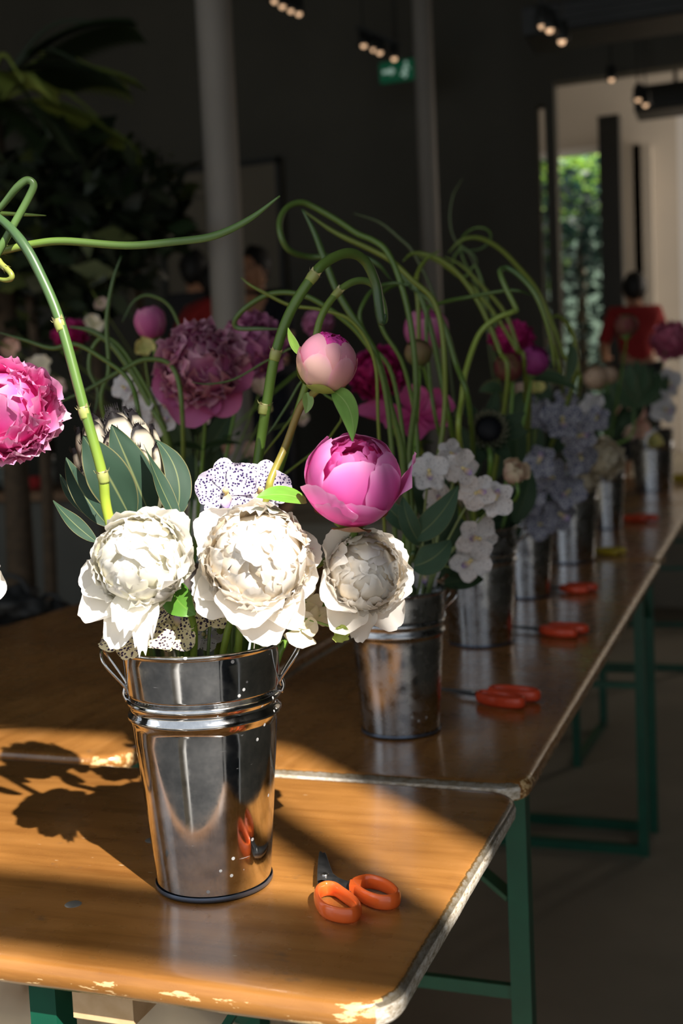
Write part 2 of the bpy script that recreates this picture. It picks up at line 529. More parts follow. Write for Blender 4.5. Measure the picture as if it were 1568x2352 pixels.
box(b, (-9, 9.15, 5.05), (6, 14, 5.2)); struct('trim_1', b, M_wall_pale)
# post and pale pilasters in the rear room
q = W(1402, 400, 12); qt = W(1402, 276, 12)
t = thing('steel_post', 'dark square post standing before the pale rear room wall, right of the garden window', 'post', (q.x, 12, 0))
b = MB(); box(b, (-0.10, -0.1, 0), (0.10, 0.1, qt.z), 0.01); b.build('shaft', M_frame, t)
b = MB(); box(b, (-0.105, -0.105, qt.z), (0.105, 0.105, qt.z+0.03), 0.01); b.build('head_plate', M_frame, t)
for i, (px, wd) in enumerate(((1440, 0.16), (1476, 0.10))):
    q = W(px, 400, 13.9)
    b = MB(); box(b, (q.x-wd, 13.8, 0), (q.x+wd, 14.0, W(px, 335, 13.9).z)); struct('trim_%d' % (i+2), b, M_wall_pale)
q = W(1570, 700, 13.4)
b = MB(); box(b, (q.x-0.03, 13.3, 0), (q.x+0.2, 13.4, 4.4)); struct('window_3', b, M_white)

# round columns
def column(px, D, w_, label, z1=5.2, z0=0.0):
    q = P(px, 600, D)
    t = thing('column', label, 'column', (q.x, q.y, z0)); z1 -= z0
    r = w_/2
    b = MB(); lathe(b, [(0, 0), (r, 0), (r, z1), (0, z1)], 32); b.build('shaft', M_column, t)
    b = MB(); lathe(b, [(r*1.0, 0), (r*1.25, 0), (r*1.25, 0.05), (r*1.08, 0.07), (r*0.9, 0.07)], 32); b.build('base_ring', M_column, t)
    return t
column(520, 5.3, 0.155, 'pale round column rising behind the alliums at left centre')
column(990, 7.6, 0.12, 'slim dim column behind the flowers, in front of the dark wall, right of centre', z0=0.8)

# things of the ceiling
def track(label, pts, D):
    a = P(*pts[0], D); e = P(*pts[-1], D)
    t = thing('track_light', label, 'light', a, 'track lights under the dark ceiling')
    b = MB(); d = (e-a)
    bar(b, Vector((0, 0, 0.10))-d*0.2, d*1.2+Vector((0, 0, 0.10)), 0.03, 0.03); b.build('rail', M_frame, t)
    b = MB(); tube(b, [(0, 0, 0.1), (0, 0, 5.2-a.z)], 0.006, 6, 1); tube(b, [d+Vector((0, 0, .1)), d+Vector((0, 0, 5.2-e.z+.02))], 0.006, 6, 1); b.build('hanger', M_frame, t)
    for p in pts:
        q = P(*p, D)-a
        b = MB(); lathe(b, [(0.0, 0.10), (0.03, 0.09), (0.038, 0.02), (0.042, -0.005), (0.034, -0.005), (0.03, 0.03)], 16, origin=q); s_ = b.build('spotlight', M_frame, t)
        b = MB(); ball(b, q+Vector((0, 0, 0.0)), 0.020, seg=10, rings=6); b.build('bulb', M_bulb, s_)
track('track light with a row of bulbs at the top edge, right of the pale column', [(630, 2), (648, 14), (668, 24), (686, 31)], 8)
track('track light of dim bulbs hanging just above the green exit sign', [(835, 104), (858, 113), (872, 120), (905, 134)], 8.3)
track('track light of bulbs crossing the long dark duct at upper right', [(1246, 59), (1262, 68), (1290, 94)], 6.0)
track('single-bulb track light above the opening to the rear room', [(1404, 182)], 8.6)
track('two-bulb track light beside the smaller duct at the right edge', [(1465, 228), (1482, 240)], 8.6)
for nm, lab, p0, hh, x1, D in (('air_duct', 'long dark air duct under the ceiling at upper right', (1200, 50), 0.16, 4.5, 6.5), ('air_duct', 'short dark duct box above the rear room, at the right edge', (1455, 228), 0.20, 4.5, 9.6)):
    q = P(*p0, D)
    t = thing(nm, lab, 'duct', q)
    b = MB(); box(b, (0, 0, -hh/2), (x1, 0.35, hh/2), 0.01); b.build('casing', M_frame, t)
    b = MB()
    for k in range(4): box(b, (0.05, -0.012, -hh/2+0.02+k*hh*0.24), (x1-0.05, 0.0, -hh/2+0.03+k*hh*0.24))
    b.build('grille', M_frame, t)
    b = MB()
    for x in (0.3, x1-0.4): box(b, (x, 0.1, hh/2), (x+0.03, 0.13, 5.2-q.z))
    b.build('hanger', M_frame, t)
q = P(911, 162, 8.6)
t = thing('exit_sign', 'green emergency exit sign with white running figure and arrow on the dark wall', 'sign', q)
b = MB(); box(b, (-0.13, 0, -0.07), (0.13, 0.04, 0.07), 0.004); b.build('panel', M_sign, t)
b = MB(); tube(b, [(0, 0.02, 0.07), (0, 0.02, 5.2-q.z)], 0.008, 6, 1); b.build('hanger', M_frame, t)
b = MB()
tube(b, [(0.07, -0.004, 0.02), (0.06, -0.004, -0.01), (0.07, -0.004, -0.03), (0.055, -0.004, -0.055)], 0.009, 6, 3)
tube(b, [(0.06, -0.004, -0.01), (0.045, -0.004, -0.03), (0.03, -0.004, -0.03)], 0.008, 6, 3)
tube(b, [(0.095, -0.004, 0.0), (0.07, -0.004, 0.018), (0.045, -0.004, 0.0)], 0.006, 6, 3)
ball(b, (0.072, -0.004, 0.042), 0.013); b.build('running_figure', M_signw, t)
b = MB(); box(b, (-0.105, -0.006, -0.012), (-0.045, 0.0, 0.012))
b.add([(-0.045, -0.006, 0.03), (-0.012, -0.006, 0), (-0.045, -0.006, -0.03), (-0.045, 0, 0.03), (-0.012, 0, 0), (-0.045, 0, -0.03)], [(0, 1, 2), (3, 5, 4), (0, 3, 4, 1), (1, 4, 5, 2), (2, 5, 3, 0)], smooth=False)
b.build('arrow', M_signw, t)

# pale panel low on the dark wall, behind the column
q0 = W(360, 395, 8.9); q1 = W(650, 560, 8.9)
t = thing('wall_panel', 'tall pale board on the dark wall behind the pale column', 'panel', ((q0.x+q1.x)/2, 8.96, 0))
hw = (q1.x-q0.x)/2
b = MB(); box(b, (-hw, -0.04, 0), (hw, 0.03, q0.z), 0.01); b.build('board', noisy('dim_board', (0.16, 0.14, 0.10), (0.20, 0.175, 0.13), 1.5, 0.8), t)
b = MB()
for x in (-hw, hw-0.04): box(b, (x, -0.06, 0), (x+0.04, -0.04, q0.z))
box(b, (-hw, -0.06, q0.z-0.04), (hw, -0.04, q0.z)); b.build('frame', M_frame, t)

# counter at the left back
q = P(60, 1130, 6.0)
ctz = q.z
cx1 = P(455, 1140, 6.0).x
t = thing('counter', 'long counter with brown wooden top and dark grey front at the left back', 'counter', (cx1-2.4, q.y+0.1, 0))
b = MB(); box(b, (-2.4, -0.1, ctz-0.05), (2.4, 0.6, ctz), 0.006); b.build('worktop', M_countertop, t)
b = MB(); box(b, (-2.35, -0.04, 0), (2.35, 0.55, ctz-0.05)); b.build('front_panel', M_counter, t)
cy = q.y

def jar(px, py, D, r, h, label):
    q = P(px, py, D); o = (q.x, q.y, ctz)
    t = thing('glass_vase', label, 'vase', o, 'glass vases on the counter')
    b = MB(); lathe(b, [(0, 0.003), (r*0.8, 0.0), (r*0.85, h*0.5), (r, h), (r-0.004, h), (r*0.8, h*0.5), (r*0.75, 0.01), (0, 0.01)], 20)
    b.build('vessel', M_glass, t)
    b = MB(); lathe(b, [(0, 0.012), (r*0.74, 0.012), (r*0.76, h*0.4), (0, h*0.4)], 20, (0.3, 0.3, 0.28)); b.build('water', mat('dim_water', (0.3, 0.32, 0.3), 0.1), t)
jar(18, 1090, 6.3, 0.08, 0.30, 'wide glass vase at the left end of the counter, below the pink peony')
jar(112, 1090, 6.3, 0.045, 0.26, 'slender glass vase on the counter right of the pink peony')
for i, (px, lab) in enumerate(((45, 'small red pot on the counter, nearest the left edge'), (78, 'small red pot on the counter beside the slender glass vase'))):
    q = P(px, 1120, 6.25)
    t = thing('small_pot', lab, 'pot', (q.x, q.y, ctz), 'red pots on the counter')
    b = MB(); lathe(b, [(0, 0), (0.035, 0), (0.045, 0.06), (0.04, 0.06), (0.03, 0.01), (0, 0.01)], 16); b.build('cup', M_redcloth, t)
    b = MB(); lathe(b, [(0.044, 0.05), (0.050, 0.05), (0.050, 0.066), (0.042, 0.066)], 16); b.build('rim', M_redcloth, t)

# ------------------------------------------------------------------ tables
def table(label, x0, y0, x1, y1, along_x, mat_, endsides, legspec, thick=0.028, cr=0.045):
    t = thing('folding_table', label, 'table', ((x0+x1)/2, (y0+y1)/2, 0), 'varnished folding tables set end to end')
    cx, cy_ = (x0+x1)/2, (y0+y1)/2
    hx, hy = (x1-x0)/2, (y1-y0)/2
    def ring(ins, z, wf):
        pts = []; cols = []
        n = 8
        # dense outline with rounded corners
        ex = []
        for (sx, sy, a0) in ((1, 1, 0), (-1, 1, 90), (-1, -1, 180), (1, -1, 270)):
            for k in range(n+1):
                a = math.radians(a0+90*k/n)
                ex.append((sx*(hx-cr)+math.cos(a)*(cr-ins), sy*(hy-cr)+math.sin(a)*(cr-ins), a0, k))
        out = []
        m = len(ex)
        for i in range(m):
            p = ex[i]; q = ex[(i+1) % m]
            out.append((p[0], p[1]))
            d = math.hypot(q[0]-p[0], q[1]-p[1])
            if d > 0.12:
                kk = 40
                for j in range(1, kk):
                    f = j/kk; out.append((p[0]+(q[0]-p[0])*f, p[1]+(q[1]-p[1])*f))
        for (x, y) in out:
            wob = 0.0008*noise.noise(Vector((x*18+cx*3, y*18, z*20)))
            r = g = bl = 0
            # which side
            ex_ = hx-abs(x); ey_ = hy-abs(y)
            short = (ex_ < ey_) if along_x else (ey_ < ex_)
            corner = (ex_ < cr and ey_ < cr)
            if wf == 1: r = 1
            if wf in (0.5, 0.7): r = 0.7
            if short and wf >= 0.5:
                if endsides: g = 1.0 if wf == 1 else (0.5 if wf == 0.5 else 0.9); bl = (0.25 if wf == 1 else 0.95)
                r = 0.9
            if corner and wf >= 0.5: r = 1.22
            pts.append((x+wob, y+wob, z)); cols.append((r, g, bl))
        return pts, cols
    lev = [(0.020, TZ, 0), (0.011, TZ-0.0003, 0.1), (0.005, TZ-0.0015, 0.5), (0.0022, TZ-0.0045, 0.7), (0.0008, TZ-0.009, 1), (0.0, TZ-0.012, 1), (0.0015, TZ-thick+0.006, 1), (0.005, TZ-thick+0.0015, 1), (0.012, TZ-thick, 0.1)]
    b = MB(); rings = [ring(*l) for l in lev]
    m = len(rings[0][0]); vs = []; cs = []; fs = []
    for p, c in rings: vs += p; cs += c
    for k in range(len(rings)-1):
        for i in range(m):
            j = (i+1) % m
            fs.append((k*m+i, (k+1)*m+i, (k+1)*m+j, k*m+j))
    fs.append(tuple(range(m))); fs.append(tuple(reversed([(len(rings)-1)*m+i for i in range(m)])))
    b.add(vs, fs, cs)
    b.build('tabletop', mat_, t)
    zb = TZ-thick
    # cleats under the top
    for (a, c) in legspec['cleats']:
        b = MB(); box(b, (a[0]-cx, a[1]-cy_, zb-0.042), (c[0]-cx, c[1]-cy_, zb), 0.002); b.build('cleat', M_cleat, t)
    # steel trestles: two uprights, foot bar, mid bar, brace each
    for tr in legspec['trestles']:
        (ax, ay), (bx_, by_) = tr['feet']
        dx, dy = (1, 0) if abs(ax-bx_) > abs(ay-by_) else (0, 1)
        for (lx, ly) in ((ax, ay), (bx_, by_)):
            b = MB(); bar(b, (lx-cx, ly-cy_, 0.0), (lx-cx, ly-cy_, zb), 0.034, 0.030, (1, 0, 0)); b.build('leg', M_green, t)
        b = MB(); bar(b, (ax-cx, ay-cy_, 0.015), (bx_-cx, by_-cy_, 0.015), 0.028, 0.028); b.build('foot_bar', M_green, t)
        b = MB(); bar(b, (ax-cx, ay-cy_, zb-0.34), (bx_-cx, by_-cy_, zb-0.34), 0.012, 0.02); b.build('cross_bar', M_green, t)
        for f in tr.get('braces', []):
            b = MB(); bar(b, (f[0][0]-cx, f[0][1]-cy_, f[0][2]), (f[1][0]-cx, f[1][1]-cy_, f[1][2]), 0.022, 0.008); b.build('brace', M_green, t)
    return t
zb = TZ-0.028
XR = -0.300
table('front varnished table carrying the big shiny bucket and orange scissors, green steel legs', -2.5, 0.898, XR, 1.478, True, M_wood_x, True,
      dict(cleats=[((-0.632, 0.93), (-0.566, 1.44)), ((-1.75, 0.93), (-1.67, 1.44))],
           trestles=[dict(feet=((-0.672, 0.955), (-0.672, 1.42)), braces=[((-0.672, 1.10, zb-0.30), (-0.47, 1.10, zb)), ((-0.672, 1.28, zb-0.30), (-0.43, 1.28, zb))]),
                     dict(feet=((-2.2, 0.955), (-2.2, 1.42)))]))
table('second table behind the front one, right hand row, carrying scissors and four buckets', XR-0.572, 1.500, XR, 3.74, False, M_wood_y, True,
      dict(cleats=[((XR-0.54, 1.75), (XR-0.03, 1.82)), ((XR-0.54, 3.3), (XR-0.03, 3.37))],
           trestles=[dict(feet=((XR-0.50, 1.66), (XR-0.045, 1.66)), braces=[((XR-0.06, 1.67, zb-0.20), (XR-0.42, 1.9, zb-0.05))]),
                     dict(feet=((XR-0.50, 3.62), (XR-0.06, 3.62)))]))
table('dark varnished table at left, edge to edge with the front table, under the flower shadows', XR-1.525, 1.505, XR-0.615, 3.74, False, M_wood_y, False,
      dict(cleats=[((XR-1.48, 1.75), (XR-0.65, 1.82)), ((XR-1.48, 3.3), (XR-0.65, 3.37))],
           trestles=[dict(feet=((XR-1.45, 1.7), (XR-0.70, 1.7))), dict(feet=((XR-1.45, 3.45), (XR-0.70, 3.45)))]))
table('third table of the right hand row, beyond the second, with red and yellow scissors', XR-0.572, 3.765, XR-0.01, 5.78, False, M_wood_y, False,
      dict(cleats=[((XR-0.54, 4.2), (XR-0.03, 4.27)), ((XR-0.54, 5.2), (XR-0.03, 5.27))],
           trestles=[dict(feet=((XR-0.50, 3.83), (XR-0.05, 3.83)), braces=[((XR-0.05, 3.83, zb-0.17), (XR-0.05, 3.55, zb-0.03))]), dict(feet=((XR-0.39, 4.48), (XR-0.36, 5.05)))]))
table('farthest table of the right hand row with a bucket of apricot flowers', XR-0.60, 5.81, XR+0.30, 7.9, False, M_wood_y, False,
      dict(cleats=[((XR-0.54, 6.2), (XR-0.03, 6.27)), ((XR-0.54, 7.2), (XR-0.03, 7.27))],
           trestles=[dict(feet=((XR-0.50, 6.2), (XR-0.05, 6.2))), dict(feet=((XR-0.50, 7.4), (XR-0.05, 7.4)))]))
# grey screw plugs in the front table top
for p in ((168, 2077), (350, 1930)):
    q = T(*p)
    b = MB(); lathe(b, [(0, 0.0008), (0.008, 0.0008), (0.009, 0.0)], 20, origin=(q.x, q.y, TZ)); o = b.build('screw_plug', M_dot)
    tag(o, 'round grey screw head in the front table, ' + ('left of the bucket foot near the front' if p[0] == 168 else 'half hidden behind the bucket foot'), 'screw', 'screw heads in the front table')

# unseen mat and stands, added only to shape the reflections in the shiny bucket
b = MB(); box(b, (-4.2, -3.4, 0.0), (2.2, 0.70, 0.008), 0.002); o = b.build('reflection_mat', noisy('reflection_mat_charcoal', (0.012, 0.012, 0.012), (0.022, 0.022, 0.021), 40, 0.85)); tag(o, 'large charcoal mat added on the floor out of view to darken the shiny bucket reflection', 'mat')
for (x, y, w_, lab) in ((-0.84, 0.0, 0.26, 'broad round white post added out of view for a pale streak in the shiny bucket'), (0.30, 0.95, 0.04, 'slim white post added out of view for a thin streak in the shiny bucket')):
    t = thing('reflection_stand', lab, 'stand', (x, y, 0.008))
    b = MB(); lathe(b, [(0, 0.02), (w_/2, 0.02), (w_/2, 0.86), (0, 0.86)], 32); b.build('post', M_white, t)
    b = MB(); box(b, (-w_/2-0.03, -w_/2-0.03, 0.0), (w_/2+0.03, w_/2+0.03, 0.02), 0.004); b.build('base_plate', M_white, t)

# sunlit cream sacks under the front table, low bench with black bag at the left
q = T(470, 2420, 0.35)
for i, (px, py, s, lab) in enumerate(((120, 2330, 0.20, 'cream sack under the front table, left of the green leg pair'), (440, 2345, 0.22, 'cream sack under the front table, seen between the black braces'))):
    q = P(px, py, 2.0)
    t = thing('cream_sack', lab, 'sack', (q.x, q.y, 0), 'cream sacks under the front table')
    b = MB(); ball(b, (0, 0, 0.26), 0.27, None, 0.8, 0.7, 1.0, 28, 18, 0.35, i*5.1); b.build('body', M_crate, t)
    b = MB(); tube(b, [(0.07*math.cos(a*PI/4), 0.07*math.sin(a*PI/4), 0.53+0.01*(a % 2)) for a in range(8)], 0.02, 8, 3, closed=True); b.build('rolled_neck', M_crate, t)
q = P(60, 1430, 3.6)
t = thing('low_bench', 'tan wooden bench beyond the left table carrying a black bag', 'bench', (q.x-0.15, q.y, 0))
bz = q.z
b = MB(); box(b, (-0.6, -0.17, bz-0.04), (0.30, 0.2, bz), 0.006); b.build('seat', M_countertop, t)
for x in (-0.5, 0.2):
    for y in (-0.12, 0.15):
        b = MB(); box(b, (x-0.02, y-0.02, 0), (x+0.02, y+0.02, bz-0.04)); b.build('leg', M_frame, t)
for px, py, lab, r in ((30, 1365, 'crumpled black bag on the bench at the left edge', 0.115), (120, 1385, 'flat black pouch on the bench, right of the crumpled bag', 0.065)):
    q = P(px, py+r*2700/3.6*0.5, 3.6)
    t = thing('black_bag', lab, 'bag', (q.x, q.y, bz))
    b = MB(); ball(b, (0, 0, r*0.48), r, None, 1.1, 0.8, 0.5, 24, 14, 0.5, r*70); b.build('body', M_black, t)
    b = MB(); tube(b, [(-r*0.6, 0, r*0.7), (-r*0.3, 0, r*1.25), (r*0.3, 0, r*1.2), (r*0.6, 0, r*0.7)], 0.008, 6, 6); b.build('handle', M_black, t)

# ------------------------------------------------------------------ buckets
RIM = {}
def rim_exit(B, p, up=0.008):
    """where a stem on its way to p leaves bucket B"""
    rt, h = RIM[(round(B[0], 4), round(B[1], 4))]
    d = Vector((p[0]-B[0], p[1]-B[1], 0))
    k = min(1.0, rt*0.80/max(d.length, 1e-5))*0.95
    return Vector((B[0]+d.x*k, B[1]+d.y*k, B[2]+h+up))
def bucket(label, o, rb, rt, h, m_, band=0.72, ear_dir=None, group='zinc flower buckets on the tables'):
    t = thing('flower_bucket', label, 'bucket', o, group)
    RIM[(round(o[0], 4), round(o[1], 4))] = (rt, h)
    def rr(f): return rb+(rt-rb)*f
    pr = [(0, 0.004), (rb-0.004, 0.004), (rb-0.001, 0.001), (rb+0.0015, 0.0015), (rb+0.002, 0.004), (rb+0.0015, 0.0065)]
    b = MB(); lathe(b, pr, 96); b.build('base_ring', M_zincdark, t)
    pr = [(rb, 0.006)]
    for k in range(1, 15): pr.append((rr(band*k/15*0.97), 0.006+(h-0.006)*band*k/15*0.97))
    zb_ = h*band; rbnd = rr(band); a = 0.0035
    pr += [(rbnd, zb_-0.010), (rbnd+a*0.8, zb_-0.007), (rbnd+a, zb_-0.0045), (rbnd+a*0.8, zb_-0.002), (rbnd+0.0003, zb_+0.001),
           (rbnd+0.0004, zb_+0.006), (rbnd+a*0.8, zb_+0.0085), (rbnd+a*1.05, zb_+0.011), (rbnd+a*0.8, zb_+0.0135), (rbnd+0.0004, zb_+0.0165)]
    for k in range(1, 9):
        f = band+0.03+(1-band-0.03)*k/9
        pr.append((rr(f), h*f))
    pr += [(rt, h-0.005), (rt+0.002, h-0.004), (rt+0.003, h-0.0015), (rt+0.002, h), (rt-0.0005, h), (rt-0.002, h-0.003), (rb-0.002, 0.010), (0, 0.010)]
    b = MB(); lathe(b, pr, 96); b.build('body', m_, t)
    if ear_dir is not None:
        for s_ in (-1, 1):
            d = Vector((math.cos(ear_dir), math.sin(ear_dir), 0))*s_
            tn = Vector((-d.y, d.x, 0))
            f0 = 0.80
            base = d*(rr(f0)+0.002)+Vector((0, 0, h*f0))
            top = d*(rt+0.017)+Vector((0, 0, h-0.016))
            b = MB()
            tube(b, [base+tn*0.003, base+tn*0.008+Vector((0, 0, 0.008)), top+tn*0.017, top+d*0.004+Vector((0, 0, 0.012)), top-tn*0.017, base-tn*0.008+Vector((0, 0, 0.008)), base-tn*0.003], 0.0016, 8, 8)
            hd = b.build('handle', M_wire, t)
            b = MB(); tube(b, [base+Vector((0, 0, -0.008))+tn*0.0, base+d*0.003, base+Vector((0, 0, 0.010))], 0.004, 8, 4, flat=(d, 1.0, 0.5)); b.build('lug', M_wire, hd)
    return t
rdir = math.atan2(rz((1, 0, 0)).y, rz((1, 0, 0)).x)
B1 = T(493, 2022)
bucket('large shiny zinc flower bucket on the front table, nearest the viewer', B1, 0.0618, 0.0850, 0.265, M_zinc, 0.735, rdir+0.05)
def bk(px, py, D, wb, wt, h, label, ear=None, m_=None):
    q = P(px, py, D); z = TZ
    return bucket(label, Vector((q.x, q.y, z)), wb/2, wt/2, h, m_ or M_zinc2, 0.73, ear), Vector((q.x, q.y, z))
_, B2 = bk(922, 1688, 1.815, 0.122, 0.152, 0.224, 'dull zinc bucket behind the orange-handled open scissors, at the second table\'s near end', rdir+0.2)
_, B3 = bk(1105, 1482, 2.476, 0.134, 0.165, 0.25, 'second zinc bucket in the right hand row, under the white orchids', rdir)
_, B4 = bk(1214, 1372, 3.05, 0.11, 0.14, 0.25, 'third zinc bucket of the row, partly hidden below the blue orchids')
_, B5 = bk(1312, 1288, 3.70, 0.145, 0.18, 0.28, 'fourth zinc bucket of the row, left of the yellow scissors')
_, B6 = bk(1398, 1212, 4.62, 0.10, 0.14, 0.28, 'fifth zinc bucket of the row, left of the far red scissors')
_, B7 = bk(1500, 1116, 6.45, 0.20, 0.235, 0.34, 'farthest zinc bucket on the right, filled with apricot flowers')
_, B8 = bk(432, 1600, 2.12, 0.11, 0.15, 0.25, 'zinc bucket on the left table hidden behind the white peonies, holding mauve peonies')
_, B9 = bk(477, 1290, 4.2, 0.16, 0.195, 0.345, 'tall zinc bucket far behind the protea, its rim catching light')
q = P(-190, 1930, 1.36); B0 = Vector((q.x, q.y, TZ))
bucket('shiny zinc bucket just outside the left edge, holding the ruffled pink peony', B0, 0.0618, 0.085, 0.265, M_zinc, 0.735, rdir)

# ------------------------------------------------------------------ scissors
def open_scissors():
    z = TZ
    g = T(800, 2040)
    t = thing('scissors', 'orange-handled black scissors lying open on the front table beside the big bucket', 'scissors', (g.x, g.y, z), 'scissors laid out beside the buckets')
    def q(cx, cy, zz): return T(680+cx/5.227, 1900+cy/5.227, z+zz)-g+Vector((0, 0, 0))
    def ploop(pts, zz): return [Vector((q(x, y, zz).x, q(x, y, zz).y, zz)) for x, y in pts]
    right = [(700, 715), (760, 675), (870, 655), (1000, 682), (1110, 735), (1195, 810), (1195, 865), (1110, 895), (990, 890), (870, 850), (770, 790)]
    left = [(262, 830), (290, 770), (370, 738), (470, 752), (560, 815), (660, 890), (728, 965), (728, 1015), (670, 1050), (560, 1055), (440, 1030), (340, 985), (280, 905)]
    for lp in (right, left):
        pts = ploop(lp, 0.0095)
        cen = sum(pts, Vector())/len(pts); pts = [p+(p-cen).normalized()*0.0012 for p in pts]
        b = MB(); tube(b, pts, 0.0038, 18, 6, closed=True, flat=((0, 0, 1), 0.95, 2.1)); b.build('finger_loop', M_orange, t)
    b = MB(); a, c = q(650, 850, 0), q(790, 850, 0)
    bar(b, (a.x, a.y, 0.012), (c.x, c.y, 0.012), 0.014, 0.010); b.build('stop_tab', M_orange, t)
    def slab(pts, z0, z1, m_, nm):
        n = len(pts); vs = []
        for zz in (z0, z1):
            for x, y in pts:
                p = q(x, y, zz); vs.append((p.x, p.y, zz))
        fs = [tuple(reversed(range(n))), tuple(range(n, 2*n))]+[(i, (i+1) % n, n+(i+1) % n, n+i) for i in range(n)]
        bb = MB(); bb.add(vs, fs, None, False); o = bb.build(nm, m_, t)
        bm = o.modifiers.new('b', 'BEVEL'); bm.width = 0.0006; bm.segments = 2
        return o
    slab([(250, 650), (252, 520), (262, 390), (278, 292), (300, 286), (310, 306), (345, 300), (362, 330), (400, 440), (440, 552), (500, 600), (580, 635), (690, 655), (650, 700), (660, 790), (700, 830), (650, 830), (560, 760), (480, 690), (390, 650), (300, 632)], 0.008, 0.0105, M_blade, 'upper_blade')
    slab([(255, 690), (250, 560), (262, 420), (280, 310), (300, 318), (330, 400), (400, 560), (470, 650), (500, 700), (560, 760), (610, 810), (560, 850), (470, 760), (400, 720), (330, 712)], 0.0045, 0.0075, M_blade2, 'lower_blade')
    p = q(345, 570, 0.011); b = MB(); lathe(b, [(0.0042, -0.001), (0.0042, 0.001), (0.003, 0.0018), (0, 0.002)], 16, origin=(p.x, p.y, 0.0108)); b.build('rivet', M_blade2, t)
open_scissors()

def closed_scissors(tip, end, m_, label, W_=None, first=None):
    """a closed pair lying from tip to handle end"""
    a = T(*tip); e = T(*end)
    ln = (e-a).length; d = (e-a).normalized(); ang = math.atan2(d.y, d.x)
    t = thing('scissors', label, 'scissors', (a.x, a.y, TZ), 'scissors laid out beside the buckets')
    t.rotation_euler = (0, 0, ang)
    k = ln/0.165
    if first is not None:
        for ch in first.children:
            c = ch.copy(); COL.objects.link(c); c.parent = t
            if c.name.startswith('finger_loop'):
                c.data = c.data.copy(); c.data.materials[0] = m_
        t.scale = (k, k, k)
        return t
    t.scale = (k, k, k)
    for s_ in (-1, 1):
        b = MB(); cy0 = s_*0.021
        pts = [(0.122+0.040*math.cos(a_), cy0+0.0165*math.sin(a_)*(1 if True else 0)+s_*0.003*math.cos(a_), 0.011) for a_ in [2*PI*i/12 for i in range(12)]]
        tube(b, pts, 0.0042, 12, 4, closed=True, flat=((0, 0, 1), 0.95, 2.0)); b.build('finger_loop', m_, t)
        b = MB()
        z0 = 0.006 if s_ < 0 else 0.0085
        pl = [(0, 0), (0.055, s_*0.008), (0.072, s_*0.0085), (0.092, -s_*0.004+s_*0.008), (0.092, s_*0.001), (0.06, -s_*0.006), (0.03, -s_*0.002)]
        n = len(pl); vs = [(x, y, z0) for x, y in pl]+[(x, y, z0+0.002) for x, y in pl]
        b.add(vs, [tuple(reversed(range(n))), tuple(range(n, 2*n))]+[(i, (i+1) % n, n+(i+1) % n, n+i) for i in range(n)], None, False)
        b.build('blade', M_blade, t)
    b = MB(); lathe(b, [(0.004, 0), (0.004, 0.002), (0.0, 0.003)], 12, origin=(0.062, 0, 0.0105)); b.build('rivet', M_blade2, t)
    return t
s0 = closed_scissors((1012, 1594), (1222, 1622), M_red, 'orange-handled scissors right of the second bucket, near the table edge')
closed_scissors((1172, 1447), (1338, 1462), M_red, 'orange-handled scissors beside the bucket of white orchids, second of the row', first=s0)
closed_scissors((1232, 1353), (1362, 1362), M_red, 'orange-handled scissors between second and fourth bucket, third of the row', first=s0)
closed_scissors((1330, 1268), (1428, 1274), M_yellow, 'yellow-handled scissors right of the fourth bucket', first=s0)
closed_scissors((1400, 1193), (1496, 1200), M_red, 'far red-handled scissors right of the fifth bucket', first=s0)
closed_scissors((1500, 1104), (1600, 1110), M_yellow, 'far yellow-handled scissors at the right edge, beside the farthest bucket', first=s0)

# ------------------------------------------------------------------ petals and leaves
def patch(mb, th, ph, Ln, wd, R=1.0, r0=0.75, flare=0.0, ruf=0.05, tipround=0.12, c0=(1, 1, 1), c1=(1, 1, 1), seed=0, nu=7, nv=7, cup=0.0, notch=0.0, edge=None, rexp=1.0):
    """petal lying on a ball: its tip at polar angle th from the axis, its base Ln further back"""
    ephi = Vector((-math.sin(ph), math.cos(ph), 0))
    vs = []; cs = []; fs = []
    for i in range(nu+1):
        u = i/nu
        w_ = wd*(0.35+0.65*math.sin(PI/2*min(1, u/0.72)))*(1-0.18*(max(0, u-0.72)/0.28)**2)
        for j in range(nv+1):
            v = -1+2*j/nv
            n1 = noise.noise(Vector((seed*3.1+v*1.7, u*2.1, seed)))
            n2 = noise.noise(Vector((seed*1.7+v*4.5, u*3.0, seed*2.3)))
            tt = th+Ln*(1-u)+(tipround+0.12)*Ln*abs(v)**2.6*u*u
            tt += notch*Ln*n2*u**6
            d = Vector((math.sin(tt)*math.cos(ph), math.sin(tt)*math.sin(ph), math.cos(tt)))
            d = d*math.cos(v*w_)+ephi*math.sin(v*w_)
            r = R*(r0+(1-r0)*u**rexp)+flare*u**3+ruf*u*u*(n1*1.2+n2*0.8)+cup*v*v*u
            vs.append(d*r)
            c = mixc(c0, c1, u)
            if edge is not None: c = mixc(c, edge, max(u**8, abs(v)**6*0.8))
            k = 1+0.08*n1
            cs.append((c[0]*k, c[1]*k, c[2]*k))
    for i in range(nu):
        for j in range(nv):
            a = i*(nv+1)+j
            fs.append((a, a+1, a+nv+2, a+nv+1))
    mb.add(vs, fs, cs)

